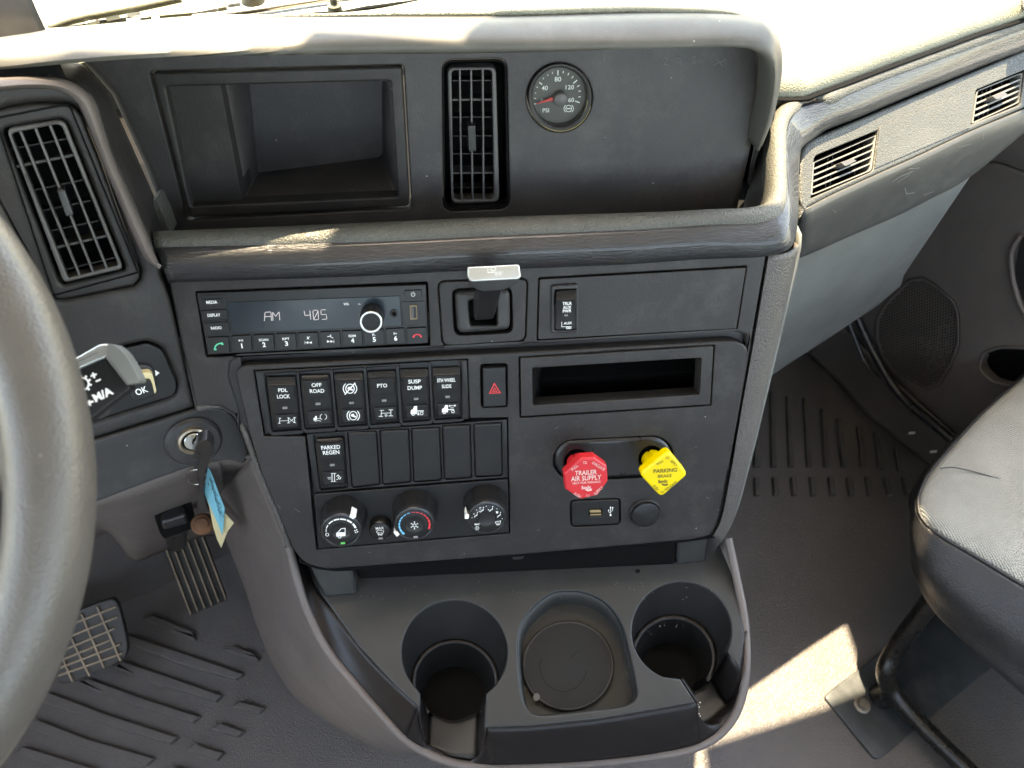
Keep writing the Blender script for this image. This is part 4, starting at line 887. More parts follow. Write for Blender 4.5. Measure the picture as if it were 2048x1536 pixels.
# passenger vents
def hvent(label, tl, tr, br, bl, grp, seed, nv, tabc, vers):
    f = rnd([tl, tr, br, bl], [5, 4, 4, 3])
    cx_, cy_ = (tl[0]+br[0])/2, (tl[1]+br[1])/2; sc = lambda k: [((x-cx_)*k+cx_, (y-cy_)*k+cy_) for x, y in (tl, tr, br, bl)]
    q = quadmap(sc(.955)); t_ = []
    for i in range(1, nv): t_.append((q(0, i/nv), q(1, i/nv)))
    inner = rnd(sc(.94), [4, 4, 3, 3])
    ve = [(q(s, .04), q(s, .96)) for s in vers]
    return vent(VP2, label, f, inner, t_, ve, [(tabc[0]+x, tabc[1]+y) for x, y in ((-16, 0), (8, -9), (17, -3), (-6, 8))], f, grp, deep=-.035, fm='green', c0=-.002, thickpx=2.6, horiz=True, tabm='vent')
h1_ = S2((460, 1190), (930, 985), (890, 1245), (445, 1430))
hvent('nearer slatted vent in the passenger dash, beside the corner of the centre stack', *h1_, 'slatted passenger dash vents', 1, 5, (1697, 325), (.22, .3, .72, .80))
h2_ = S2((1660, 665), (1996, 530), (1975, 745), (1625, 905))
hvent('farther slatted vent at the outer end of the passenger dash', *h2_, 'slatted passenger dash vents', 2, 5, (2000, 192), (.1, .2, .3, .55, .72, .8))
# ------------------------------------------------------------------ pressure gauge
ga = thing('pressure_gauge', UP.at(gx, gy), 'round black air pressure gauge with red needle in the upper panel', 'pressure gauge')
plate('bezel', UP, ell(gx, gy, 63.4, 67.5, 64), [ell(1120, 195, 54.5, 58.5, 64)], c=.004, back=-.012, bev=.0015, hbev=.003, seg=4, mat=M['panel'], parent=ga)
plate('dial', UP, ell(1120, 195, 58, 61, 48), c=-.0055, back=-.010, bev=.0003, seg=1, mat=mat('dial face', (.07, .064, .06), .5, var=.1), parent=ga)
G1 = lambda *p: GG(*p)
tk = []
for a, b, wd in (((685, 280), (685, 365), 2.2), ((1030, 455), (965, 512), 2.2), ((1075, 860), (1000, 835), 2.2), ((350, 495), (398, 532), 2.2), ((262, 885), (292, 880), 2.2), ((582, 305), (592, 340), 1.5), ((497, 352), (508, 375), 1.5), ((418, 415), (430, 435), 1.5), ((302, 578), (322, 590), 1.5), ((270, 688), (290, 688), 1.5), ((258, 785), (288, 787), 1.5), ((785, 290), (778, 330), 1.7), ((882, 325), (865, 365), 1.7), ((965, 380), (935, 418), 1.7), ((1075, 548), (1035, 572), 1.7), ((1097, 650), (1057, 657), 1.7), ((1097, 755), (1057, 757), 1.7)):
    tk.append((GG(a, b), wd))
strokes('scale_marks', UP, tk, M['white'], ga, c=-.0050)
for s, x, y, w_, h_ in (('80', 685, 437, 118, 88), ('40', 447, 597, 112, 84), ('120', 900, 582, 150, 80), ('160', 905, 812, 145, 80), ('0', 393, 830, 45, 72), ('PSI', 467, 1000, 118, 76)):
    X_, Y_ = GG((x, y))[0]; text(s, UP, X_, Y_, w_*.11068, h_*.11068, M['white'], ga, c=-.0050, bold=.004)
def brake_icon(pl, x, y, r, L=None, slash=False, truck=False):
    L = [(ell(x, y, r*.62, r*.68, 20), r*.14, True), (ell(x, y, r, r*.95, 8, 130, 230), r*.14), (ell(x, y, r, r*.95, 8, -50, 50), r*.14)]
    if truck:
        L += [([(x-r*.42, y+r*.02), (x-r*.25, y-r*.25), (x+r*.1, y-r*.3), (x+r*.15, y-r*.05), (x+r*.45, y+r*.1), (x+r*.40, y+r*.32), (x, y+r*.2)], None)]
    else: L += [([(x-r*.4, y), (x+r*.4, y)], r*.22)]
    if slash: L += [([(x-r*.75, y+r*.85), (x+r*.75, y-r*.85)], r*.18)]
    return L
bx, by = GG((880, 968))[0]; strokes('brake_symbol', UP, brake_icon(UP, bx, by, 9.5), M['white'], ga, c=-.0050)
hb_ = UP.at(*GG((700, 770))[0], -.004)
ndl = GG((285, 893), (300, 878), (585, 763), (605, 822))
plate('needle', UP, ndl, c=-.0008, back=-.0018, bev=.0002, seg=1, mat=M['redp'], parent=ga)
lathe('hub', UP.at(*GG((712, 765))[0], -.0052), UP.n, [(.0058, 0), (.0058, .006), (.0053, .0078), (.0035, .0088), (.0001, .0092)], M['vent'], ga, n=32)
# dirt ring at the lower edge of the bezel
strokes('dust_line', UP, [(ell(gx, gy, 63, 67, 20, 15, 130), .8), (ell(1120, 196, 55.5, 59.5, 22, 5, 115), 1.0)], mat('yellow dust', (.42, .33, .14), .9, var=.3), ga, c=.0030)
tag(plate('gauge_glass', UP, ell(1120, 195, 55, 59, 40), c=.0012, back=.0008, bev=0, mat=M['glass'], parent=ga))
# ------------------------------------------------------------------ radio
M['usbm'] = mat('dull port metal', (.20, .15, .10), .45, metal=.7, var=.2)
ra = thing('radio', LOW.at(626, 640), 'black car radio with dark display and a row of numbered buttons', 'radio')
disp = rnd(R4((352, 397), (1668, 348), (1682, 578), (395, 633)), 2)
jx, jy = R4((1623, 485))[0]
face = rnd(R4((125, 328), (1866, 262), (1884, 708), (212, 796)), 3)
plate('faceplate', LOW, face, c=.0015, back=-.012, bev=.0012, mat=M['sw'], parent=ra)
plate('display', LOW, disp, c=.0021, back=.0014, bev=.0003, seg=1, mat=M['lcd'], parent=ra)
def seg(L, scale=1.3): return [(R4(*l), scale) for l in L]
AMs = [[(640, 538), (645, 475)], [(648, 472), (688, 470)], [(690, 475), (694, 536)], [(645, 506), (690, 503)], [(705, 536), (702, 474)], [(704, 474), (727, 503)], [(727, 503), (750, 470)], [(752, 472), (757, 532)],
       [(942, 463), (948, 497)], [(950, 497), (985, 493)], [(985, 460), (992, 528)], [(1008, 462), (1014, 528)], [(1012, 458), (1042, 456)], [(1046, 460), (1052, 524)], [(1016, 530), (1050, 527)], [(1016, 524), (1046, 466)], [(1070, 455), (1106, 452)], [(1068, 460), (1071, 488)], [(1074, 490), (1108, 487)], [(1110, 492), (1114, 522)], [(1078, 527), (1112, 524)]]
strokes('display_digits', LOW, seg(AMs, 1.25), M['lcdt'], ra, c=.0023)
def rt(s, x, y, w_, h_, m='white', par=None, bold=.02, c=.0030): X_, Y_ = R4((x, y))[0]; return text(s, LOW, X_, Y_, w_*.26367, h_*.26367, M[m], par or ra, c=c, bold=bold)
rt('VOL', 1262, 410, 42, 17, c=.0023); rt('+/-', 1360, 410, 22, 12, c=.0023)
def btn(q, r=1.5, c=.0026, nm='button'): return plate(nm, LOW, rnd(R4(*q), r, 3), c=c, back=.0012, bev=.0006, seg=2, mat=M['sw'], parent=ra)
btn([(150, 345), (345, 338), (350, 440), (160, 448)], c=.0020, nm='button_surround')
b_ = btn([(175, 375), (306, 369), (313, 414), (182, 422)], c=.003); rt('MEDIA', 241, 396, 84, 24, par=b_, c=.0033)
b_ = btn([(155, 462), (350, 452), (358, 528), (178, 538)]); rt('DISPLAY', 257, 494, 98, 24, par=b_, c=.0029)
b_ = btn([(180, 554), (362, 546), (374, 622), (193, 630)]); rt('RADIO', 275, 591, 82, 22, par=b_, c=.0029)
btn([(185, 536), (345, 530), (352, 546), (192, 552)], 2, .0032, 'rocker_ridge')
tops = [(207, 665, 363, 658), (387, 655, 537, 646), (554, 647, 706, 639), (724, 639, 874, 632), (893, 632, 1042, 625), (1062, 624, 1208, 617), (1228, 617, 1377, 610), (1395, 609, 1542, 602), (1557, 601, 1702, 592), (1720, 595, 1866, 587)]
bots = [(222, 793, 376, 784), (400, 779, 546, 770), (568, 769, 716, 760), (740, 760, 886, 752), (906, 752, 1054, 744), (1074, 743, 1220, 735), (1240, 735, 1388, 728), (1404, 728, 1550, 721), (1568, 720, 1712, 712), (1732, 716, 1878, 708)]
labs = [None, ('', '1'), ('SCAN', '2'), ('RPT', '3'), ('', ''), ('', ''), ('RDM', '4'), ('F-', '5'), ('F+', '6'), None]
for k, ((a, b, c_, d), (e, f, g_, h)) in enumerate(zip(tops, bots)):
    bb = btn([(a, b), (c_, d), (g_, h), (e, f)], 2, .0034)
    mx_, ty, by_ = (a+c_+e+g_)/4, (b+d)/2, (f+h)/2; sk = (e-a)/(f-b)
    X = lambda y: mx_ + (y-(ty+by_)/2)*sk*.9
    if labs[k]:
        s1_, s2_ = labs[k]; yt = ty+.27*(by_-ty)+6; yb = ty+.60*(by_-ty)+2
        if s1_: rt(s1_, X(yt), yt, 18*len(s1_) if len(s1_) > 2 else 24, 18, par=bb, c=.0037)
        if s2_: rt(s2_, X(yb), yb, 24 if s2_ != '1' else 10, 36, par=bb, c=.0037, bold=.03)
    P_ = lambda *p: R4(*[(mx_+x, (ty+by_)/2+y) for x, y in p])
    if k == 0: strokes('call_symbol', LOW, [(P_((-28, 28), (-26, 10), (-12, -8), (8, -16), (28, -18)), 2.6), (P_((-32, 26), (-18, 30)), 4.2), (P_((22, -20), (32, -8)), 4.2)], M['green_p'], bb, c=.0037)
    if k == 9: strokes('hang_up_symbol', LOW, [(P_((-30, 6), (-20, -6), (0, -12), (20, -8), (30, 2)), 2.6), (P_((-32, 4), (-22, 8)), 4.2), (P_((24, 6), (33, 4)), 4.2)], M['redp'], bb, c=.0037)
    if k == 1: strokes('play_pause_symbol', LOW, [(P_((-22, -34), (-22, -18), (-6, -27)), None), (P_((-3, -34), (-3, -18)), .7), (P_((3, -34), (3, -18)), .7), (P_((9, -34), (9, -18)), .7)], M['white'], bb, c=.0037)
    if k == 4: strokes('previous_symbol', LOW, [(P_((-26, 3), (-26, 25)), .9), (P_((-22, 14), (0, 4), (0, 24)), None), (P_((2, 14), (26, 4), (26, 24)), None), (P_((-8, -30), (2, -12)), 2), (P_((-12, -12), (10, -32)), .9)], M['white'], bb, c=.0037)
    if k == 5: strokes('next_symbol', LOW, [(P_((26, 3), (26, 25)), .9), (P_((22, 14), (0, 4), (0, 24)), None), (P_((-2, 14), (-26, 4), (-26, 24)), None), (P_((-22, -22), (0, -26), (8, -16), (20, -12)), 1.4), (P_((-2, -30), (4, -36)), 1.6)], M['white'], bb, c=.0037)
b_ = btn([(1703, 311), (1830, 304), (1834, 356), (1707, 362)], 1, .0032)
px_, py_ = R4((1768, 335))[0]; strokes('power_symbol', LOW, [(ell(px_, py_+.6, 3.8, 3.8, 14, -60, 240), .8), ([(px_, py_-5), (px_, py_)], .8)], M['white'], b_, c=.0035)
up_pl = plate('usb_surround', LOW, rnd(R4((1680, 392), (1858, 386), (1870, 560), (1688, 572)), 1), c=.0022, back=.0012, bev=.0004, seg=1, mat=M['sw'], parent=ra)
plate('usb_port', LOW, rnd(R4((1740, 420), (1798, 417), (1802, 526), (1746, 532)), 1.5), [rnd(R4((1752, 432), (1788, 430), (1792, 514), (1756, 518)), 1)], c=.0034, back=.0015, bev=.0003, seg=1, mat=M['usbm'], parent=ra)
plate('usb_tongue', LOW, R4((1754, 434), (1770, 433), (1774, 516), (1758, 517)), c=.0032, back=.0020, bev=.0001, seg=1, mat=M['vent'], parent=ra)
plate('aux_jack', LOW, ell(jx, jy, 8.4, 8, 24), [ell(jx, jy, 4.6, 4.4, 24)], c=.0036, back=.0018, bev=.0006, seg=2, mat=M['blk'], parent=ra)
plate('aux_jack_hole', LOW, ell(jx, jy, 4.8, 4.6, 24), c=.0026, back=.0022, bev=0, mat=M['hole'], parent=ra)
kx, ky = R4((1449, 548))[0]
kc = LOW.at(kx, ky, .020); kb = kc - LOW.n*.018; mpx = LOW.mpp(kx, ky, .02)[0]
def rib(n, amp): return lambda k, r, c: 1 - amp*(k % n == 0)
kn = lathe('volume_knob', kb, LOW.n, [(25*mpx, 0), (24.2*mpx, .010), (23.6*mpx, .0165), (22.6*mpx, .018)], M['gloss'], ra, n=48, wob=lambda k, r, c: 1-.03*(k % 6 == 0))
plate('knob_ring', LOW, ell(kx, ky, 22.6, 21.6, 40), [ell(kx, ky, 18.6, 17.8, 40)], c=.0206, back=.0195, bev=.0004, seg=1, mat=M['silver'], parent=ra)
plate('knob_face', LOW, ell(kx, ky, 18.4, 17.6, 40), c=.0200, back=.0192, bev=.0002, seg=1, mat=M['sw'], parent=ra)
# ------------------------------------------------------------------ rocker switches
def truck(x, y, s):
    q = lambda *p: [(x+a*s, y+b*s) for a, b in p]
    return [(q((-1, .2), (-.95, -.15), (-.65, -.25), (-.45, -.75), (0, -.75), (0, .45), (-1, .45)), None), (q((.0, .0), (1, .0)), .22*s*.8), (ell(x-.6*s, y+.45*s, .22*s, .22*s, 12), .13*s, True)]
def axle(x, y, w_, hs, lean=0): return [([(x-hs+lean, y-w_), (x+hs+lean, y-w_)], 1.3), ([(x-hs-lean, y+w_), (x+hs-lean, y+w_)], 1.3), ([(x+lean*.6, y-w_), (x-lean*.6, y+w_)], 1.1)]
def icon(kind, x, y):
    if kind == 'pdl': return axle(x-15, y, 5, 2.2, .6) + axle(x+3, y-.6, 5, 2.4) + axle(x+15, y-1.4, 5, 2.4) + [([(x-14, y+.4), (x+3, y-.6)], .9), ([(x+5, y-4), (x+13, y+2)], .9), ([(x+5, y+2), (x+13, y-4)], .9)]
    if kind == 'tc': return truck(x-6, y+2.5, 7) + [(ell(x+7, y-1, 6.6, 6, 10, 115, 245), 1.1), (ell(x+7, y-1, 6.6, 6, 10, -65, 65), 1.1), ([(x-9, y+8), (x-3, y+6), (x+2, y+8)], 1.0)]
    if kind == 'brake': return brake_icon(None, x, y, 12.5, truck=True)
    if kind == 'pto': return axle(x-9, y, 6, 4, 1.2) + axle(x+10, y-1, 6, 4) + [([(x-9, y), (x+10, y-1)], 1.1), (ell(x+.5, y+4, 2, 2, 10), 1.0, True)]
    if kind == 'dump': return truck(x-1, y-.5, 13) + [(ell(x+8, y+4.5, 3, 2.7, 12), 1.2, True), ([(x+1.5, y+2), (x+1.5, y+6)], 1.8), ([(x-1.4, y+5.5), (x+4.4, y+5.5), (x+1.5, y+8.6)], None)]
    if kind == 'slide': return truck(x-2, y+1, 12) + [(ell(x+8, y+5, 2.8, 2.5, 12), 1.2, True), ([(x+2, y-6.5), (x+11, y-7)], 1.2), ([(x-1, y-6.4), (x+2.5, y-8.6), (x+2.5, y-4.2)], None), ([(x+14.5, y-7), (x+11, y-9.3), (x+11, y-4.8)], None), ([(x+3, y-2.4), (x+9, y-2.6)], 1.2)]
    if kind == 'regen': return [([(x-13, y), (x-6, y-.4)], 1.0), ([(x-12, y+3), (x-6, y+2.6)], 1.0)] + [([(x-4+5*i, y-8), (x-4+5*i, y+8)], 1.3) for i in (0, 1)] + [([(x-6, y-8), (x+4, y-8.4)], 1.2), ([(x-6, y+8), (x+4, y+7.6)], 1.2), ([(x+5, y-2), (x+8, y-5), (x+11, y-2), (x+8, y+1), (x+12, y+3), (x+14, y-1)], 1.4), ([(x+5, y+4), (x+8, y+4)], 1.2)]
    return []
def rocker(pl, label, q, yf, lab, ic, group, c_top=.0075, c_bot=.0035, deep=-.006, base=.004, cell=True, lamp=True):
    """q: photo quad of the body TL TR BR BL; yf: fraction where the dark end face stops"""
    f = quadmap(q); t = thing('rocker_switch', pl.at(*f(.5, .5), base), label, 'switch', group)
    # cross-sections down the body: end face, crest, lower end
    secs = [(0.0, base-.005, 0), (0.004, base+.000, 0), (yf*.85, c_top-.001, 0), (yf*1.0, c_top, 0), (.55, (c_top+c_bot)/2-.0010, 0), (.985, c_bot, 0), (1.0, c_bot-.001, 0), (1.0, base-.006, 0)]
    rows = []
    for s_, c_, _ in secs:
        r = []
        for u_, dc in ((0, -.008), (0.0, -.0010), (.045, 0), (.35, 0), (.65, 0), (.955, 0), (1, -.0010), (1, -.008)): r.append(pl.at(*f(u_, s_), c_+dc))
        rows.append(r)
    V = [p for r in rows for p in r]; n = 8
    Fc = [(i*n+j, i*n+j+1, (i+1)*n+j+1, (i+1)*n+j) for i in range(len(rows)-1) for j in range(n-1)]
    o = mk('rocker_body', V, Fc, M['sw'], t, smooth=0)
    if sum(np.array(p.normal)@pl.n for p in o.data.polygons) < 0: o.data.flip_normals()
    o.data.shade_smooth(); o.data.set_sharp_from_angle(angle=math.radians(38))
    a, b, d = pl.at(*f(.05, yf), c_top), pl.at(*f(.95, yf), c_top), pl.at(*f(.05, .97), c_bot)
    FP = facepl(a, b, d)
    f2 = lambda s_, t_: f(s_, yf+(1-yf)*t_)
    if cell: plate('legend_plate', FP, rnd([f2(.10, .03), f2(.90, .03), f2(.92, .36), f2(.13, .36)], 2, 3), c=.0008, back=-.002, bev=.0004, seg=2, mat=M['sw'], parent=t)
    if cell: plate('legend_plate', FP, rnd([f2(.14, .69), f2(.90, .69), f2(.92, .965), f2(.17, .965)], 2, 3), c=.0010, back=-.002, bev=.0003, seg=2, mat=M['gloss'], parent=t)
    if lamp: plate('indicator_lamp', FP, [f2(.44, .515), f2(.60, .515), f2(.60, .555), f2(.44, .555)], c=.0004, back=-.002, bev=0, mat=M['grey'], parent=t)
    for (s, u_, v_, w_, h_) in lab:
        x, y = f2(u_, v_); text(s, FP, x, y, w_, h_, M['white'], t, c=.0011, bold=.012)
    if ic:
        x, y = f2(.55, .825); 
        if ic[0]: strokes('symbol', FP, icon(ic[0], x, y), M['white'], t, c=.0013)
        if len(ic) > 1: x, y = f2(.51, .20); strokes('symbol', FP, brake_icon(FP, x, y, 13.5, slash=True, truck=True), M['white'], t, c=.0010)
    return t
G_ = 'rocker switches in the two switch rows'
rocker(LOW, 'rocker switch reading PDL LOCK, at the left end of the upper switch row', S6((155, 240), (572, 232), (643, 958), (248, 974)), .16, [('PDL', .52, .12, 18.5, 7.2), ('LOCK', .52, .265, 26, 7.6)], ('pdl',), G_)
rocker(LOW, 'rocker switch reading OFF ROAD with a truck symbol below', S6((640, 218), (1050, 205), (1110, 912), (702, 938)), .09, [('OFF', .53, .12, 20, 7.6), ('ROAD', .53, .25, 29, 7.6)], ('tc',), G_)
xx = rocker(LOW, 'rocker switch marked with a crossed-out truck in a ring', S6((1115, 192), (1525, 175), (1572, 884), (1182, 905)), .14, [], ('brake', 1), G_)
rocker(LOW, 'rocker switch reading PTO in the upper switch row', S6((1585, 165), (1985, 148), (2030, 850), (1642, 874)), .13, [('PTO', .49, .185, 20, 7.6)], ('pto',), G_)
rocker(LOW, 'rocker switch reading SUSP DUMP with a truck symbol', S7((160, 205), (648, 190), (687, 1028), (225, 1058)), .155, [('SUSP', .50, .115, 25, 7.6), ('DUMP', .50, .265, 29, 7.6)], ('dump',), G_)
rocker(LOW, 'rocker switch reading 5TH WHEEL SLIDE beside the hazard button', S7((712, 178), (1190, 160), (1215, 994), (762, 1020)), .15, [('5TH WHEEL', .50, .13, 36.5, 7.2), ('SLIDE', .50, .275, 19, 7.2)], ('slide',), G_)
rocker(LOW, 'rocker switch reading PARKED REGEN, the only switch in the lower row', R6((448, 608), (635, 597), (662, 914), (475, 930)), .09, [('PARKED', .52, .115, 38, 7.8), ('REGEN', .52, .235, 33, 7.8)], ('regen',), G_)
# bank frames
bk1 = [(510, 743), (933.5, 721), (938.5, 838), (530, 868)]
cells = []
for q in (S6((140, 210), (578, 180), (655, 1010), (240, 1035)), S6((625, 185), (1058, 150), (1120, 975), (705, 1000)), S6((1100, 155), (1533, 120), (1585, 940), (1175, 965)), S6((1572, 125), (1995, 92), (2045, 908), (1635, 932)), S7((148, 150), (655, 120), (695, 1095), (215, 1128)), S7((700, 105), (1198, 90), (1228, 1050), (755, 1085))):
    cells.append(rnd(q, 4, 3))
sfx = 0; sf = thing('rocker_bank', LOW.at(720, 800), 'black frame holding the six rockers of the upper switch row', 'switch frame', 'frames of the switch rows')
plate('frame', LOW, bk1, cells, c=.0045, back=-.010, bev=.001, hbev=.0022, mat=M['sw'], parent=sf)
plate('backing', LOW, [(x*.995+3.5, y) for x, y in bk1], c=.0012, back=-.006, bev=0, mat=M['sw'], parent=sf)
bk2 = [(613, 868.5), (1013.5, 839.5), (1016, 955.5), (628, 984.5)]
bl = [R6((668, 565), (860, 560), (885, 915), (700, 937)), R6((890, 552), (1080, 545), (1097, 900), (910, 917)), R6((1105, 541), (1290, 535), (1306, 886), (1121, 901)), R6((1315, 522), (1500, 516), (1511, 871), (1331, 882)), R6((1530, 511), (1714, 501), (1720, 855), (1540, 866))]
sf2 = thing('rocker_bank', LOW.at(820, 910), 'black frame of the lower switch row with one rocker and five blanks', 'switch frame', 'frames of the switch rows')
c_ = rnd(R6((432, 580), (640, 570), (668, 945), (478, 962)), 4, 3)
grow = lambda q, k: [((x-sum(p[0] for p in q)/4)*k+sum(p[0] for p in q)/4, (y-sum(p[1] for p in q)/4)*k+sum(p[1] for p in q)/4) for x, y in q]
plate('frame', LOW, bk2, [c_] + [rnd(grow(q, 1.03), 4, 3) for q in bl], c=.0045, back=-.010, bev=.001, hbev=.001, mat=M['sw'], parent=sf2)
plate('backing', LOW, [(x*.995+3.5, y) for x, y in bk2], c=.0008, back=-.006, bev=0, mat=M['sw'], parent=sf2)
names = ['next to the PARKED REGEN switch', 'second from the PARKED REGEN switch', 'in the middle of the five blanks', 'second from the right end of the row', 'at the right end of the lower switch row']
for q, nm in zip(bl, names):
    b_ = plate('switch_blank', LOW, rnd(q, 4, 4), c=.0058, back=-.003, bev=.0012, seg=3, mat=M['sw'])
    tag(b_, 'smooth black switch blank ' + nm, 'switch blank', 'switch blanks in the lower row')
# ------------------------------------------------------------------ climate panel
hp_ = thing('climate_panel', LOW.at(820, 1030), 'flat satin black climate control panel behind the three round dials', 'control panel')
plate('panel_face', LOW, [(629.5, 989), (1015, 959), (1018, 1065), (636, 1097)], c=.0052, back=-.010, bev=.0008, mat=M['sw'], parent=hp_)
def dial(label, cx_, cy_, r, ang, marks, ridges=12):
    t = thing('control_dial', LOW.at(cx_, cy_, .0), label, 'dial', 'round climate dials')
    C0 = .030; m = LOW.mpp(cx_, cy_, C0)[0]; cc = LOW.at(cx_, cy_, C0); base = cc - LOW.n*(C0-.005)
    R = r*m
    lathe('skirt', base, LOW.n, [(R*1.13, 0), (R*1.10, .008), (R*1.04, .016), (R*1.0, .0205)], M['sw'], t, n=72, wob=lambda k, rr, c: 1-.028*(k % 6 == 0))
    lathe('bezel', base, LOW.n, [(R*1.0, .0205), (R*.985, .0232), (R*.94, .0247), (R*.86, .0252), (R*.82, .0247)], M['gloss'], t, n=64)
    lathe('dial_face', base, LOW.n, [(R*.83, .0244), (R*.82, .0252), (R*.80, .0254), (R*.44, .0254), (R*.40, .0246), (.0001, .0242)], M['sw'], t, n=64)
    P = Plane(base + LOW.n*.0256, LOW.u, LOW.v)
    def at(a, k):                                  # a: screen angle in degrees, 0 right, 90 up
        p = P.o + P.u*R*k*math.cos(math.radians(a)) + P.v*R*k*math.sin(math.radians(a)); v = RW.T@(p-CAM); return (v[0]/v[2]*F+CX, v[1]/v[2]*F+CY)
    pts = [at(ang-7, .90), at(ang+7, .90), at(ang+8, 1.09), at(ang-8, 1.09)]
    plate('pointer', P, rnd(pts, 1.2, 3), c=-.0002, back=-.012, bev=.0006, seg=2, mat=M['white'], parent=t)
    marks(t, P, at, R); return t
def arcseg(at, a0, a1, k0, k1=None):
    k1 = k0 if k1 is None else k1
    return [at(a0+(a1-a0)*i/5, (k0+k1)/2) for i in range(6)]
def m_fan(t, P, at, R):
    sg = [(178, 165, 1.4), (160, 145, 2.0), (137, 117, 2.4), (112, 92, 2.9), (87, 66, 3.3), (60, 40, 3.8), (32, 12, 4.2)]
    L = [(arcseg(at, a, b, .70), w_) for a, b, w_ in sg] + [(ell(*at(191, .68), 3, 3, 12), 1.1, True)]
    x, y = at(-4, .70)
    for k in range(4):
        a = k*math.pi/2+.3; L.append(([(x+1.0*math.cos(a), y+1.0*math.sin(a)), (x+4.4*math.cos(a-.35), y+4.4*math.sin(a-.35)), (x+4.0*math.cos(a+.5), y+4.0*math.sin(a+.5))], None))
    strokes('scale_marks', P, L, M['white'], t, c=.0002)
    x, y = at(-100, .08)
    q = lambda *p: [(x+a, y+b) for a, b in p]
    strokes('recirculation_symbol', P, [(q((-9, 7), (-9, 1), (-5, -2), (0, -8), (8, -9), (8, 6)), 1.5, True), (q((-8, 6), (-8, 1), (-3, -1), (7, -1), (7, 6)), None), (ell(x-3, y+7.5, 3, 3, 12), 1.3, True)], M['white'], t, c=.0000-.0006)
    a_, b_ = at(-90, .70), None
    plate('indicator_lamp', P, [(a_[0]-4.4, a_[1]-1.6), (a_[0]+4.4, a_[1]-2.1), (a_[0]+4.4, a_[1]+1.4), (a_[0]-4.4, a_[1]+1.8)], c=.0003, back=-.001, bev=0, mat=M['greenl'], parent=t)
def m_temp(t, P, at, R):
    strokes('cold_marks', P, [(arcseg(at, a, a-11, .72), w_) for a, w_ in zip((222, 207, 192, 177, 162, 147, 131, 115), (4.2, 3.8, 3.4, 3, 2.6, 2.2, 1.8, 1.4))], M['bluep'], t, c=.0002)
    strokes('warm_marks', P, [(arcseg(at, a, a-11, .72), w_) for a, w_ in zip((95, 79, 63, 48, 33, 18, 3, -12), (1.4, 1.8, 2.2, 2.6, 3, 3.4, 3.8, 4.2))], M['redp'], t, c=.0002)
    x, y = at(0, 0); L = [(ell(x, y+1, 3.4, 3.2, 6), 1.0, True)]
    for k in range(6):
        a = math.radians(60*k+30); L.append(([(x+3.4*math.cos(a), y+1+3.4*math.sin(a)), (x+8.4*math.cos(a), y+1+8*math.sin(a))], 1.0))
        c1_, s1_ = x+6.2*math.cos(a), y+1+6.0*math.sin(a); L.append(([(c1_+1.8*math.cos(a+.9), s1_+1.8*math.sin(a+.9)), (c1_, s1_), (c1_+1.8*math.cos(a-.9), s1_+1.8*math.sin(a-.9))], .7))
    strokes('snowflake_symbol', P, L, M['white'], t, c=-.0008)
    a_ = at(-90, .72); plate('indicator_lamp', P, [(a_[0]-4.6, a_[1]-1.8), (a_[0]+4.4, a_[1]-2.3), (a_[0]+4.4, a_[1]+1.6), (a_[0]-4.4, a_[1]+2)], c=.0002, back=-.001, bev=0, mat=M['grey'], parent=t)
def m_mode(t, P, at, R):
    L = []
    for a, kind in ((150, 0), (112, 1), (70, 2), (20, 3), (-30, 4)):
        x, y = at(a, .62)
        if kind < 4: L += [(ell(x+3.4, y-4, 1, 1, 8), None), ([(x+3, y-1.5), (x+2, y+2.5), (x-1.2, y+2.8), (x-2.5, y+6)], 1.3)]
        if kind in (0, 1): L += [([(x-5, y-1), (x-1.5, y-.5)], 1.0)]
        if kind in (1,): L += [([(x-5, y-4), (x-1, y-3.5)], 1.0), ([(x-6, y+3), (x-4, y+5)], 1.0)]
        if kind == 2: L += [([(x-6, y+1), (x-3.5, y+4)], 1.0)]
        if kind == 3: L += [([(x-6, y-6), (x-1, y-6), (x-2, y-2), (x-5, y-2)], None)]
        if kind == 4: L += [([(x-6, y-3), (x+5, y-5)], 1.1), ([(x-6, y-3), (x-3, y+3), (x+3, y+2), (x+5, y-5)], .9), ([(x-2, y-1.5), (x-1.2, y+4)], .7), ([(x+1, y-2), (x+1.4, y+4)], .7)]
    for a in (170, 131, 91, 47, -4): x, y = at(a, .74); L.append((ell(x, y, .8, .8, 8), None))
    x, y = at(-139, .66); L.append((ell(x, y+2, 2.4, 2.4, 6), .8, True))
    for k in range(6): a = math.radians(60*k); L.append(([(x+2.6*math.cos(a), y+2+2.6*math.sin(a)), (x+4.8*math.cos(a), y+2+4.8*math.sin(a))], .8))
    strokes('mode_symbols', P, L, M['white'], t, c=.0002)
    text('MAX', P, x, y-5.5, 10, 3.6, M['white'], t, c=.0002)
dial('left dial with a white fan scale and a glowing green lamp', 682.5, 1062, 43.0, 52, m_fan)
dial('middle dial with blue and red temperature marks and a snowflake', 829, 1049, 42.2, 207, m_temp)
dial('right dial with small white seated-figure airflow symbols', 974, 1037, 41.0, 168, m_mode)
mb = thing('defrost_button', LOW.at(760.5, 1062, .005), 'small round button reading MAX between the left and middle dials', 'button')
mm = LOW.mpp(760, 1062, .014)[0]
lathe('collar', LOW.at(760.5, 1062, .014)-LOW.n*.010, LOW.n, [(23.5*mm, 0), (23.2*mm, .006), (22.4*mm, .009), (20.5*mm, .0102), (20*mm, .0096)], M['gloss'], mb, n=48)
lathe('button_face', LOW.at(760.5, 1062, .014)-LOW.n*.010, LOW.n, [(20*mm, .008), (19.6*mm, .0104), (17*mm, .0110), (.0001, .0110)], M['sw'], mb, n=48)
text('MAX', LOW, 759.5, 1056.5, 16.5, 5.2, M['white'], mb, c=.0156)
x, y = 760.2, 1066
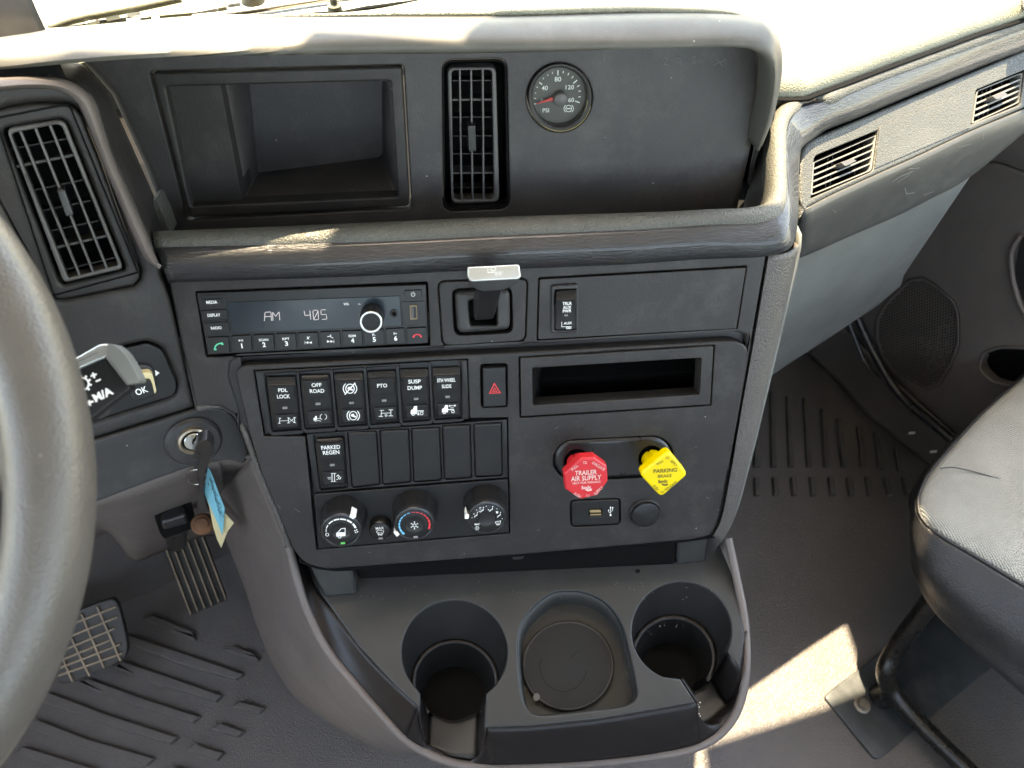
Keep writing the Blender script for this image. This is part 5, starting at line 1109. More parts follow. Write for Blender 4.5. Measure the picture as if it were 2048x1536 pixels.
strokes('defrost_symbol', LOW, [([(x-7.5, y-3.5), (x-4, y-5), (x, y-5.4), (x+4, y-5), (x+7.5, y-3.8), (x+4, y+3), (x-3.6, y+3.2)], 1.0, True)] + [([(x+d, y-2), (x+d-.6, y+1), (x+d+.6, y+3), (x+d, y+5.4)], .9) for d in (-3, 0, 3)], M['white'], mb, c=.0154)
plate('indicator_lamp', LOW, [(757, 1075.5), (765.5, 1075), (765.5, 1078.5), (757, 1079)], c=.0155, back=.014, bev=0, mat=M['grey'], parent=mb)
# ------------------------------------------------------------------ hazard button
hz_ = thing('hazard_button', LOW.at(988, 770), 'upright black hazard button with a red triangle', 'button')
plate('button_face', LOW, rnd([(965.5, 737), (1011, 735), (1012.5, 812), (967, 814.5)], 3), c=.0075, back=-.01, bev=.0016, seg=3, mat=M['sw'], parent=hz_)
plate('well', LOW, [(958, 725), (1018, 724), (1018, 818), (960, 820)], c=-.006, back=-.008, bev=0, mat=M['hole'], parent=hz_)
T_ = lambda *p: [(780+a*.11719, 715+b*.11719) for a, b in p]
strokes('triangle_symbol', LOW, [(T_((1781, 445), (1880, 603), (1700, 610)), 2.0, True), (T_((1784, 520), (1824, 580), (1752, 584)), 1.6, True)], M['redp'], hz_, c=.0078)
# ------------------------------------------------------------------ small cubby
cb_ = thing('cubby', LOW.at(1235, 765), 'shallow rectangular cubby with a wide grey frame above the air valve knobs', 'cubby')
plate('frame', LOW, rnd([(1041, 717), (1427, 693), (1420.5, 809), (1042.5, 833)], 2), [rnd(R5((628, 692), (1620, 632), (1608, 848), (632, 910)), 4)], c=.0065, back=-.01, bev=.0015, hbev=.0010, mat=M['panel'], parent=cb_)
fq = rnd(R5((622, 686), (1626, 626), (1614, 854), (626, 916)), 4)
pocket('pocket', LOW, [(fq, .0045), ([(1237+(x-1237)*.80, 740+(y-762)*.72) for x, y in fq], -.09)], M['hole'], cb_)
# ------------------------------------------------------------------ trailer accessory panel and switch
ap = thing('access_panel', LOW.at(1280, 605), 'large blank access cover to the right of the T-shaped lever', 'cover panel')
swb = rnd(R5((738, 208), (900, 198), (900, 485), (738, 494)), 7)
plate('cover', LOW, rnd([(1079.5, 559), (1492, 535.5), (1473, 657), (1076.5, 679)], 2), [rnd(R5((748, 218), (892, 210), (892, 476), (748, 484)), 5)], c=.0005, back=-.008, bev=.0008, mat=M['panel'], parent=ap)
ts = rocker(LOW, 'tall rocker switch reading TRLR AUX PWR in the blank access cover', R5((765, 240), (886, 232), (884, 462), (762, 468)), .24, [('TRLR', .56, .13, 18.5, 6.2), ('AUX', .56, .26, 17, 6.2), ('PWR', .56, .38, 17, 6.2), ('AUX', .60, .79, 16, 5.2)], None, 'aux rocker', c_top=.009, c_bot=.0045, base=.003, cell=False)
plate('surround', LOW, swb, [rnd(R5((760, 234), (890, 228), (890, 468), (758, 472)), 3)], c=.0035, back=-.004, bev=.0022, hbev=.001, seg=3, mat=M['blk'], parent=ts)
x, y = R5((828, 446))[0]
strokes('trailer_symbol', LOW, [([(x-9.5, y-8.5), (x-9.5, y+1), (x+10, y+1)], .9), (ell(x+2, y+3.6, 2.2, 1.8, 10), .9, True), (ell(x+7, y+3.4, 2.2, 1.8, 10), .9, True)], M['white'], ts, c=.0056)
# ------------------------------------------------------------------ trailer brake lever
lv = thing('trailer_brake_lever', LOW.at(985, 600), 'black T-shaped lever with a silver top plate beside the radio', 'lever')
plate('mounting_plate', LOW, rnd([(877, 564), (1054, 558), (1050, 682), (886, 692)], 15), [rnd(R5((160, 230), (505, 218), (515, 485), (172, 503)), 15)], c=.0008, back=-.006, bev=.0012, seg=3, mat=M['panel'], parent=lv)
plate('gate', LOW, rnd(R5((172, 250), (498, 236), (500, 470), (190, 492)), 14), [rnd(R5((258, 298), (415, 290), (425, 445), (262, 447)), 5)], c=.006, back=-.01, bev=.004, hbev=.002, seg=4, mat=M['blk'], parent=lv)
pocket('gate_well', LOW, [(rnd(R5((150, 215), (515, 205), (525, 500), (160, 515)), 15), -.002), (rnd(R5((160, 225), (505, 215), (515, 490), (170, 505)), 15), -.014)], M['hole'], lv)
st_f = R5((270, 215), (535, 205), (452, 250), (432, 285), (412, 360), (400, 402), (290, 412), (312, 330), (322, 270))
LVP = tilt(LOW.at(985, 575, .062), XR, YF, 20)
hd = rnd(R5((250, 172), (556, 162), (548, 195), (500, 220), (450, 236), (345, 244), (300, 232), (262, 205)), 3, 3)
plate('handle', LVP, hd, c=.0, back=-.022, bev=.003, seg=3, mat=M['gloss'], parent=lv)
c_t, c_b = R5((395, 232))[0], R5((345, 405))[0]
sA = [LOW.at(*p, .050) for p in R5((322, 225), (456, 222))]; sB = [LOW.at(*p, .004) for p in R5((285, 415), (405, 408))]
dn = LOW.n*-.0; dv = LOW.v*.012
boxw('stem', [sB[0], sB[1], sB[1]+LOW.v*.020, sB[0]+LOW.v*.020, sA[0]+LOW.v*-.0, sA[1], sA[1]+LOW.v*.012, sA[0]+LOW.v*.012], M['gloss'], lv, bev=.002)
tp = rnd(R5((247, 100), (552, 84), (562, 158), (545, 172), (268, 186), (250, 160)), [5, 5, 3, 5, 5, 3])
TOPP = Plane(LOW.at(985, 545, .066), XR, nz(np.array((0, .8, .75))))
plate('top_plate', TOPP, tp, c=.0, back=-.007, bev=.0018, seg=3, mat=M['silver'], parent=lv)
x, y = R5((405, 118))[0]
strokes('trailer_symbol', TOPP, [(R5((368, 100), (368, 133), (460, 128)), .8), (ell(*R5((400, 110))[0], 5, 4.4, 16), .9, True), (ell(*R5((418, 142))[0], 2.4, 2, 10), .8, True), (ell(*R5((440, 140))[0], 2.4, 2, 10), .8, True)], M['white'], lv, c=.0002)
# ------------------------------------------------------------------ air valves
vp = thing('valve_plate', LOW.at(1225, 917), 'black rounded plate behind the red and yellow knobs', 'plate')
hR, hY = A3((545, 455))[0], A3((1195, 425))[0]
inn_p = ell(1150, 921, 40.5, 38.5, 14, 90, 270) + ell(1304, 913.5, 40.5, 38.5, 14, -90, 90)
plate('plate_body', LOW, inn_p, [ell(*hR, 26, 25, 36), ell(*hY, 26, 25, 36)], c=.006, back=-.006, bev=.0035, hbev=.002, seg=4, mat=M['gloss'], parent=vp)
for h_ in (hR, hY): pocket('valve_hole', LOW, [(ell(*h_, 26, 25, 36), .0045), (ell(*h_, 25, 24, 36), -.02)], M['hole'], vp)
KP = Plane(LOW.at(1172, 958, .052), LOW.u, LOW.v)
def valve(label, m, outl, rr, stem_px, stem_r, grp):
    cx_ = sum(p[0] for p in outl)/len(outl); cy_ = sum(p[1] for p in outl)/len(outl)
    t = thing('air_valve_knob', LOW.at(*stem_px, .01), label, 'knob', grp)
    plate('knob', LOW, rnd(outl, rr, 6), c=.050, back=.041, bev=.0022, seg=4, mat=M[m], parent=t)
    a, b = LOW.at(*stem_px, .004), LOW.at(cx_, cy_, .042); mm_ = LOW.mpp(*stem_px, .02)[0]
    b = a + LOW.n*.038 + LOW.v*(-.0)
    lathe('stem', a, b-a, [(stem_r*mm_, 0), (stem_r*mm_, .038)], M[m], t, n=36, wob=lambda k, r, c: .86 if k % 9 == 2 else 1)
    return t, Plane(LOW.at(cx_, cy_, .0502), LOW.u, LOW.v), cx_, cy_
tR, PR, xr, yr = valve('red eight-sided pull knob with worn white lettering', 'red', A3((570, 422), (688, 411), (803, 492), (811, 622), (722, 745), (572, 781), (437, 692), (427, 558)), 2.5, A3((536, 448))[0], 20, 'push-pull air valve knobs')
tY, PY, xy_, yy_ = valve('yellow diamond-shaped pull knob with rounded corners', 'yel', A3((1338, 355), (1510, 562), (1275, 765), (1083, 560)), 11, A3((1190, 425))[0], 21, 'push-pull air valve knobs')
def vt_(P, t, s, x, y, w_, h_, m, rot=0, bold=.0): X_, Y_ = A3((x, y))[0]; text(s, P, X_, Y_, w_*.2295, h_*.2295, M[m], t, c=.0003, rot=math.radians(rot), bold=bold)
vt_(PR, tR, 'TRAILER', 618, 545, 190, 40, 'pink', bold=.01); vt_(PR, tR, 'AIR SUPPLY', 620, 593, 262, 42, 'pink', bold=.01); vt_(PR, tR, 'NOT FOR PARKING', 624, 632, 240, 20, 'pink')
vt_(PR, tR, 'PULL', 520, 502, 68, 24, 'pink', 42); vt_(PR, tR, 'TO', 610, 460, 34, 24, 'pink', 4); vt_(PR, tR, 'EVACUATE', 730, 490, 135, 24, 'pink', -38)
vt_(PR, tR, 'PUSH', 545, 742, 68, 24, 'pink', -34); vt_(PR, tR, 'TO', 635, 748, 34, 22, 'pink', 0); vt_(PR, tR, 'SUPPLY', 728, 702, 100, 24, 'pink', 48)
vt_(PR, tR, 'Bendix', 622, 674, 82, 30, 'pink', bold=.02)
vt_(PY, tY, 'PARKING', 1310, 528, 205, 34, 'ink', bold=.01); vt_(PY, tY, 'BRAKE', 1305, 575, 120, 28, 'ink')
vt_(PY, tY, 'PULL', 1265, 458, 62, 24, 'ink', 38); vt_(PY, tY, 'TO', 1328, 420, 34, 24, 'ink', 0); vt_(PY, tY, 'APPLY', 1385, 465, 80, 24, 'ink', -46)
vt_(PY, tY, 'PUSH', 1228, 678, 62, 24, 'ink', -48); vt_(PY, tY, 'TO', 1284, 716, 34, 22, 'ink', 0); vt_(PY, tY, 'RELEASE', 1360, 664, 120, 24, 'ink', 38)
vt_(PY, tY, 'Bendix', 1290, 622, 82, 30, 'ink', bold=.02)
strokes('swoosh_mark', PR, [(A3((612, 685), (640, 694), (672, 684), (668, 702), (636, 708), (616, 700)), None)], M['pink'], tR, c=.0003)
strokes('swoosh_mark', PY, [(A3((1278, 640), (1306, 649), (1334, 640), (1332, 656), (1304, 662), (1282, 656)), None)], M['ink'], tY, c=.0003)
# ------------------------------------------------------------------ usb socket and power socket
ub = thing('usb_socket', LOW.at(1190, 1027), 'black rounded usb socket plate below the red knob', 'usb socket')
plate('socket_plate', LOW, rnd([(1143, 1003), (1238.5, 999), (1239, 1047.5), (1144, 1052.5)], 8), [rnd(A3((645, 868), (755, 865), (758, 925), (648, 928)), 1)], c=.0055, back=-.004, bev=.001, mat=M['sw'], parent=ub)
plate('contact', LOW, rnd(A3((640, 864), (760, 861), (762, 930), (642, 932)), 1), c=.0035, back=.0, bev=0, mat=M['hole'], parent=ub)
plate('usb_shell', LOW, A3((650, 874), (750, 871), (752, 893), (652, 897)), c=.0046, back=.003, bev=.0003, seg=1, mat=M['brass'], parent=ub)
plate('usb_shell', LOW, A3((654, 910), (752, 907), (753, 917), (655, 920)), c=.0046, back=.003, bev=.0002, seg=1, mat=M['brass'], parent=ub)
U = lambda *p: A3(*p)
strokes('usb_symbol', LOW, [(U((833, 918), (832, 850)), 1.0), (ell(*U((833, 916))[0], 2.0, 2.0, 12), None), (U((833, 838), (826, 856), (840, 856)), None), (U((832, 900), (817, 888), (816, 874)), .9), (U((833, 888), (850, 876), (850, 860)), .9), (ell(*U((816, 874))[0], 1.3, 1.3, 8), None), (U((845, 846), (857, 846), (857, 858), (845, 858)), None)], M['white'], ub, c=.0058)
ps = thing('power_socket', LOW.at(1289, 1024), 'round capped power socket below the yellow knob', 'power socket')
sc_ = LOW.at(1289, 1024, .004); mq = LOW.mpp(1289, 1024, .005)[0]
lathe('ring', sc_, LOW.n, [(32*mq, 0), (31.6*mq, .0025), (30*mq, .0035), (28.4*mq, .003), (28.2*mq, .001)], M['blk'], ps, n=48)
lathe('cap', sc_, LOW.n, [(28*mq, 0), (28*mq, .0045), (27*mq, .0058), (24*mq, .0064), (.0001, .0070)], M['sw'], ps, n=48)
plate('cap_tab', LOW, rnd([(1274, 1049), (1301, 1048), (1299, 1057), (1278, 1058)], 2), c=.0068, back=.003, bev=.001, mat=M['blk'], parent=ps)
strokes('cap_mark', LOW, [(ell(1291, 1011, 8, 2.5, 8, 200, 340), .5), ([(1302, 1034), (1305, 1028)], .5)], M['vent'], ps, c=.0112)
# ------------------------------------------------------------------ steering wheel
wh = thing('steering_wheel', dep(-727, 985, .32), 'worn grey leather steering wheel rim filling the left edge', 'steering wheel')
wc = dep(-727, 985, .32); ax_r, ax_d, ax_n = RW@np.array((1, 0, 0)), RW@np.array((0, 1, 0)), RW@np.array((0, 0, 1))
wr = 829/F*.32
ring = [wc + ax_r*wr*math.cos(a) + ax_d*wr*math.sin(a) for a in np.linspace(0, 2*math.pi, 121)[:-1]]
tube('rim', ring, .0174, M['wheel'], wh, n=40, closed=True)
# spoke and hub
sp = []
for x, wv, dz in ((60, 215, .0), (0, 230, .002), (-90, 205, .010), (-250, 170, .024), (-480, 170, .032)):
    cc_ = dep(x, 760 - (60-x)*.08, .32) + ax_n*dz
    sp.append((cc_, wv/F*.32))
V, Fc = [], []; n = 20
for cc_, h_ in sp:
    for k in range(n):
        a = 2*math.pi*k/n; V.append(cc_ + ax_d*h_*math.copysign(abs(math.cos(a))**.7, math.cos(a)) + ax_n*.011*math.sin(a))
for i in range(len(sp)-1):
    for k in range(n): Fc.append((i*n+k, i*n+(k+1) % n, (i+1)*n+(k+1) % n, (i+1)*n+k))
fixn(mk('spoke', V, Fc, M['wheel'], wh, smooth=60))
lathe('hub', wc+ax_n*.03, -ax_n, [(.085, -.02), (.084, .01), (.07, .022), (.0001, .026)], M['wheel'], wh, n=48)
M['capend'] = mat('dull grey cap', (.16, .165, .155), .5, 'noise', .4, 500, .0003, metal=.3)
# ------------------------------------------------------------------ shift stalk
sk = thing('gear_stalk', dep(200, 770, .42), 'black column stalk with silver cap, gear symbol and M/A lettering', 'stalk')
SK = Plane(dep(200, 770, .43), ax_r, -ax_d)
ff = A1((400, 430), (480, 408), (600, 365), (648, 362), (790, 520), (800, 545), (700, 620), (560, 730), (470, 760), (380, 760))
SKP = Plane(dep(205, 770, .43), nz(ax_r*.97+ax_n*.15), -ax_d)
plate('stalk_body', SKP, rnd(ff, [0, 2, 2, 4, 4, 4, 10, 10, 0, 0]), c=0, back=-.010, bev=.002, seg=3, mat=M['sw'], parent=sk)
plate('top_cap', SKP, rnd(A1((400, 392), (470, 352), (610, 272), (668, 268), (652, 352), (600, 372), (480, 424), (400, 448)), [0, 2, 6, 8, 6, 3, 3, 0]), c=.0025, back=-.02, bev=.003, seg=4, mat=M['silver'], parent=sk)
plate('end_cap', SKP, rnd(A1((655, 270), (700, 272), (760, 320), (810, 400), (856, 490), (850, 512), (800, 516), (782, 525), (650, 358)), [6, 8, 12, 10, 6, 6, 4, 4, 4]), c=.004, back=-.008, bev=.003, seg=4, mat=M['capend'], parent=sk)
strokes('cap_groove', SKP, [(A1((400, 412), (480, 378), (600, 322)), 1.2), (A1((660, 352), (790, 520)), 1.6)], M['vent'], sk, c=.0046)
gxx, gyy = A1((508, 516))[0]
teeth = []
for k in range(10):
    a = 2*math.pi*k/10 + .1; teeth.append(([(gxx+13*math.cos(a), gyy+13*math.sin(a)), (gxx+17.5*math.cos(a), gyy+17.5*math.sin(a))], 4.2))
strokes('gear_symbol', SKP, [(ell(gxx, gyy, 12, 12, 28), 3.6, True)] + teeth + [(A1((558, 468), (592, 456)), 3.4), (A1((570, 448), (580, 478)), 3.4), (A1((590, 500), (618, 488)), 3.2)], M['white'], sk, c=.0003)
X_, Y_ = A1((632, 580))[0]; text('M/A', SKP, X_, Y_, 41, 17, M['white'], sk, c=.0004, rot=math.radians(27), bold=.03)
strokes('arrow_mark', SKP, [(A1((524, 634), (552, 612), (560, 652)), None), (A1((550, 632), (572, 622)), 4)], M['white'], sk, c=.0003)
tube('stalk_arm', [dep(190, 800, .455), dep(60, 850, .47), dep(-150, 900, .50)], .012, M['gloss'], sk, n=16, npt=12)
# ------------------------------------------------------------------ control pad beside the wheel
cp = thing('selector_pad', DRV.at(285, 770), 'black control pad with OK button and white arrows beside the stalk', 'control pad')
pad = rnd([(122, 745), (241, 699), (293, 687), (324, 700), (353, 769), (350, 786), (343, 792), (195, 838.5), (122, 857)], [4, 2, 8, 12, 8, 8, 4, 2, 4])
plate('pad_face', DRV, pad, c=-.0005, back=-.01, bev=.0012, mat=M['sw'], parent=cp)
strokes('arrow_marks', DRV, [(A1((800, 393), (846, 384), (822, 370)), None), (A1((952, 430), (980, 448), (956, 468)), None)], M['white'], cp, c=-.0001)
plate('knob_base', DRV, rnd(A1((800, 520), (812, 430), (850, 398), (915, 402), (948, 440), (965, 560), (940, 600), (840, 626), (806, 600)), 8), c=.004, back=-.004, bev=.003, seg=4, mat=M['blk'], parent=cp)
plate('knob_collar', DRV, rnd(A1((838, 470), (858, 452), (915, 444), (938, 462), (962, 560), (950, 580), (930, 500), (850, 505)), 4), c=.011, back=.002, bev=.002, seg=3, mat=M['cream'], parent=cp)
ok_ = plate('ok_button', DRV, rnd(A1((812, 520), (830, 505), (915, 494), (930, 504), (946, 575), (938, 592), (842, 622), (825, 612)), 4), c=.015, back=.003, bev=.002, seg=3, mat=M['sw'], parent=cp)
X_, Y_ = A1((869, 558))[0]; text('OK', DRV, X_, Y_, 25, 13, M['white'], ok_, c=.0154, rot=math.radians(-2))
# ------------------------------------------------------------------ ignition lock, keys, tag
ig = thing('ignition_lock', DRV.at(387, 880, .008), 'chrome ringed ignition lock with the key left in it', 'ignition lock')
igc = DRV.at(387, 880, .008); mi_ = DRV.mpp(387, 880, .01)[0]
lathe('chrome_ring', igc, DRV.n, [(34*mi_, -.003), (33.5*mi_, .001), (31*mi_, .0035), (27*mi_, .0042), (24*mi_, .003), (22.5*mi_, .0)], M['steel'], ig, n=56)
lathe('ring_groove', igc, DRV.n, [(23.5*mi_, .0005), (20*mi_, .0003)], M['hole'], ig, n=40)
lathe('cylinder', igc, DRV.n, [(20.5*mi_, -.001), (20*mi_, .0030), (18.5*mi_, .0036), (.0001, .0038)], M['chrome'], ig, n=40)
plate('key_slot', DRV, K8((318, 262), (330, 268), (322, 300), (300, 318), (290, 352), (278, 350), (284, 312), (306, 288)), c=.0124, back=.0115, bev=0, mat=M['hole'], parent=ig)
ky = thing('ignition_key', DRV.at(405, 905, .03), 'black headed ignition key hanging from the lock', 'key')
KY = Plane(DRV.at(410, 905, .030), XR, UPV*.9 - YF*.2)
kh = K8((372, 318), (425, 305), (470, 335), (495, 375), (494, 430), (462, 500), (425, 610), (404, 690), (360, 706), (330, 690), (336, 600), (362, 500), (318, 470), (306, 400), (330, 345))
plate('key_head', KY, rnd(kh, 3, 3), c=0, back=-.009, bev=.002, seg=3, mat=M['gloss'], parent=ky)
plate('key_head_side', KY, rnd(K8((306, 395), (345, 345), (372, 345), (395, 400), (350, 560), (325, 610), (290, 595), (288, 560)), 2, 3), c=-.003, back=-.012, bev=.0015, seg=2, mat=M['blk'], parent=ky)
prism('key_blade', [DRV.at(*K8((300, 330))[0], .012), DRV.at(*K8((345, 325))[0], .012), KY.at(*K8((385, 372))[0], -.004), KY.at(*K8((340, 385))[0], -.004)], DRV.v*.0015, M['chrome'], ky)
strokes('key_edge_line', KY, [(K8((405, 415), (362, 530), (338, 600)), .6)], M['vent'], ky, c=.0003)
fo_ = thing('key_fob', DRV.at(402, 985, .03), 'flat black plastic key strip hanging below the ignition key', 'key fob')
plate('fob_body', KY, rnd(K8((334, 700), (402, 688), (398, 800), (416, 960), (452, 1040), (375, 1052), (362, 1000), (332, 995)), 2, 3), c=-.004, back=-.010, bev=.0015, seg=2, mat=M['blk'], parent=fo_)
plate('fob_body', KY, rnd(K8((345, 700), (402, 688), (392, 830), (418, 1000), (345, 1005), (333, 960)), 2, 3), c=-.001, back=-.006, bev=.0012, seg=2, mat=M['blk'], parent=fo_)
rgp = [KY.at(*p, -.003) for p in [K8((320+98*math.cos(a), 684+76*math.sin(a)))[0] for a in np.linspace(0, 2*math.pi, 29)[:-1]]]
tag(tube('key_ring', rgp, .0008, M['chrome'], None, n=8, closed=True), 'thin wire key ring joining the key and the paper tags', 'key ring')
tg = thing('paper_tag', KY.at(*K8((520, 900))[0]), 'blue paper tag with dark handwriting on the key ring', 'tag')
TG = Plane(KY.at(*K8((500, 850))[0], -.004), nz(XR*.9-YF*.25), UPV)
plate('tag_sheet', TG, K8((440, 592), (462, 630), (490, 690), (545, 840), (610, 1005), (604, 1120), (588, 1282), (520, 1120), (440, 940), (404, 850), (412, 760), (425, 650)), c=0, back=-.0007, bev=.0001, seg=1, mat=M['tag'], parent=tg)
sc = []
random.seed(3)
for i in range(22):
    t_ = i/22; x0_ = 450+t_*120; y0_ = 690+t_*400
    pts = [(x0_+(random.random()-.3)*16+k*9*(.5+.5*math.sin(i)), y0_+(random.random()-.5)*34+k*7) for k in range(6)]
    sc.append((K8(*pts), .55))
for i in range(12): x_, y_ = 462+i*9, 700+i*34; sc.append((K8((x_, y_), (x_+6, y_+34), (x_+14, y_+64)), .45))
strokes('handwriting', TG, sc, mat('blue ink', (.02, .06, .12), .6, var=0), tg, c=.0003)
strokes('punched_hole', TG, [(K8((438, 740), (444, 742), (450, 776), (444, 772)), None)], M['hole'], tg, c=.0003)
ct = thing('paper_tag', TG.at(*K8((590, 1200))[0], -.004), 'crumpled cream paper tag hanging behind the blue tag', 'tag')
Cf = K8((398, 790), (412, 700), (430, 640), (470, 940), (530, 1120), (590, 1100), (615, 1060), (660, 1110), (706, 1158), (640, 1245), (600, 1350), (576, 1412), (535, 1330), (490, 1190), (455, 1000), (404, 850))
cen_ = TG.at(*K8((560, 1190))[0], -.001); V = [TG.at(x, y, -.003 - .002*(k % 3)) for k, (x, y) in enumerate(Cf)]
plate('tag_sheet', TG, Cf, c=-.003, back=-.0036, bev=.0001, seg=1, mat=M['cream'], parent=ct)
# ------------------------------------------------------------------ pedals
M['pedr'] = mat('worn brown rubber rib', (.085, .068, .050), .5, 'noise', .8, 260, .0010, var=.5)
pa = thing('accelerator_pedal', fr(390, 1150, .16), 'dusty ribbed black accelerator pedal', 'pedal')
pTL, pTR, pBL, pBR = fr(324.5, 1085.5, .24), fr(401, 1057.6, .24), fr(380, 1232, .10), fr(455, 1200.6, .10)
AP = facepl(pTL, pTR, pBL)
plate('pedal_pad', AP, rnd([(324.5, 1085.5), (401, 1057.6), (455, 1200.6), (380, 1232)], 2, 3), c=0, back=-.012, bev=.002, seg=2, mat=M['pedal'], parent=pa)
qm_ = quadmap([(324.5, 1085.5), (401, 1057.6), (455, 1200.6), (380, 1232)])
for i in range(6):
    u_ = .03+i*.188
    plate('pedal_rib', AP, [qm_(u_-.028, .01), qm_(u_+.028, .01), qm_(u_+.028, .99), qm_(u_-.028, .99)], c=.0055, back=-.001, bev=.0015, seg=2, mat=M['pedr'], parent=pa)
    plate('worn_crest', AP, [qm_(u_-.012, .04), qm_(u_+.012, .04), qm_(u_+.014, .985), qm_(u_-.014, .985)], c=.0060, back=.005, bev=.0004, seg=1, mat=M['pedw'], parent=pa)
# arm and rusty pivot
tube('pedal_arm', [fr(352, 1085, .215), fr(350, 1050, .44), fr(352, 1022, .56)], .016, M['gloss'], pa, n=14, npt=10)
boxw('arm_bracket', [fr(318, 1036, .570), fr(372, 1016, .570), fr(378, 1048, .570), fr(326, 1062, .570), fr(318, 1020, .585), fr(366, 1000, .585), fr(372, 1030, .585), fr(324, 1046, .585)], M['gloss'], pa, bev=.003)
pvc = fr(405, 1048, .57); pva = nz(CAM-pvc+XR*-.1)
lathe('rusty_pivot', pvc, pva, [(.0125, -.01), (.012, .004), (.010, .006), (.007, .0065), (.0065, .009), (.0001, .010)], M['rust'], pa, n=28)
bp_ = thing('brake_pedal', fr(190, 1280, .1), 'worn brake pedal pad with dusty square grid, beside the wheel rim', 'pedal')
bTL, bTR, bBR, bBL = A2((380, 640), (640, 572), (735, 900), (345, 1055))
BPL = facepl(fr(*A2((400, 650))[0], .15), fr(*A2((640, 572))[0], .15), fr(*A2((345, 1055))[0], .08))
bo = rnd(A2((330, 680), (560, 590), (650, 565), (680, 600), (712, 720), (735, 850), (720, 905), (600, 970), (420, 1045), (350, 1057), (315, 1020), (250, 900)), [4, 2, 8, 8, 3, 10, 8, 4, 6, 10, 10, 4])
plate('pedal_pad', BPL, bo, c=0, back=-.012, bev=.003, seg=3, mat=M['pedal'], parent=bp_)
for a, b in (((300, 745), (650, 605)), ((400, 718), (665, 612)), ((360, 800), (672, 672)), ((370, 860), (655, 738)), ((350, 920), (640, 800)), ((340, 965), (690, 828)), ((330, 1010), (700, 880))):
    if a == (300, 745): continue
    p = A2(a, b); plate('grid_rib', BPL, [(p[0][0], p[0][1]-2.0), (p[1][0], p[1][1]-2.0), (p[1][0], p[1][1]+2.0), (p[0][0], p[0][1]+2.0)], c=.0042, back=-.001, bev=.0008, seg=1, mat=M['pedw'], parent=bp_)
for a, b in (((555, 612), (690, 925)), ((465, 655), (595, 965)), ((405, 790), (512, 1010)), ((355, 905), (415, 1045))):
    p = A2(a, b); plate('grid_rib', BPL, [(p[0][0]-2.1, p[0][1]), (p[0][0]+2.1, p[0][1]), (p[1][0]+2.1, p[1][1]), (p[1][0]-2.1, p[1][1])], c=.0046, back=-.001, bev=.0008, seg=1, mat=M['pedw'], parent=bp_)
# ------------------------------------------------------------------ passenger seat
se = thing('passenger_seat', fr(2000, 1100, .40), 'passenger seat with light grey cloth top and black vinyl side', 'seat')
per = [(2500, 430), (2250, 580), (2110, 692), (2048, 752), (2006, 789), (1967, 824), (1908, 887), (1869, 933), (1846, 968), (1836, 1000), (1842, 1034), (1873, 1066), (1943, 1108), (2048, 1171), (2200, 1255), (2500, 1400)]
W0 = [fr(x, y, .375) for i, (x, y) in enumerate(per)]
cs = fr(2420, 960, .39)
n_ = len(per)
seam_c = [(a*.96+cs*.04)+UPV*.006 for a in W0]
rowsT = [[p - UPV*.004 for p in W0], [(a*.985+cs*.015)+UPV*.004 for a in W0], [(a*.94+cs*.06)+UPV*.011 for a in W0], [(a*.8+cs*.2)+UPV*.017 for a in W0], [(a*.5+cs*.5)+UPV*.018 for a in W0], [(a*.1+cs*.9)+UPV*.016 for a in W0]]
loft('seat_cloth', rowsT, M['seat'], se, nu=90, nv=40)
botp = {8: (1832, 1060, 0.310), 9: (1828, 1110, 0.290), 10: (1836, 1158, 0.275), 11: (1873, 1223, 0.265), 12: (1936, 1286, 0.265), 13: (2048, 1385, 0.265), 14: (2200, 1500, 0.265), 15: (2500, 1700, 0.265)}
midp = {8: (1828, 1010, 0.353), 9: (1824, 1045, 0.341), 10: (1828, 1090, 0.333), 11: (1852, 1140, 0.327), 12: (1925, 1200, 0.327), 13: (2048, 1285, 0.327), 14: (2200, 1380, 0.327), 15: (2500, 1560, 0.327)}
Wb = [fr(*botp[i]) if i in botp else W0[i] - UPV*.10 + nz(cs-W0[i])*.01 for i in range(n_)]
Wm = [fr(*midp[i]) if i in midp else W0[i] - UPV*.04 - nz(cs-W0[i])*.002 for i in range(n_)]
loft('seat_side', [[p - UPV*.003 for p in W0], [a*.85+b*.15 for a, b in zip(W0, Wm)], Wm, [a*.4+b*.6 for a, b in zip(Wm, Wb)], Wb, [p + nz(cs-p)*.05 - UPV*.01 for p in Wb]], M['vinyl'], se, nu=90, nv=26)
tube('piping', [p + UPV*.0005 for p in W0], .0022, M['vinyl'], se, n=8, npt=160)
st_ = cr([p + UPV*.0015 + nz(p-cs)*.0018 - UPV*.004 for p in W0[7:15]], 60)
for i in range(0, 58, 1):
    pass
SM = [fr(x, y, .397) for x, y in ((1880, 936), (1905, 934), (1930, 938), (1986, 953), (2048, 970), (2200, 1010))]
tube('cloth_seam', [p + UPV*(-.0013) for p in SM], .0009, M['vinyl'], se, n=6, npt=50)
# under pan so that the cushion is solid
prism('seat_pan', [p + nz(cs-p)*.05 for p in Wb[3:]], (0, 0, .03), M['vinyl'], se)
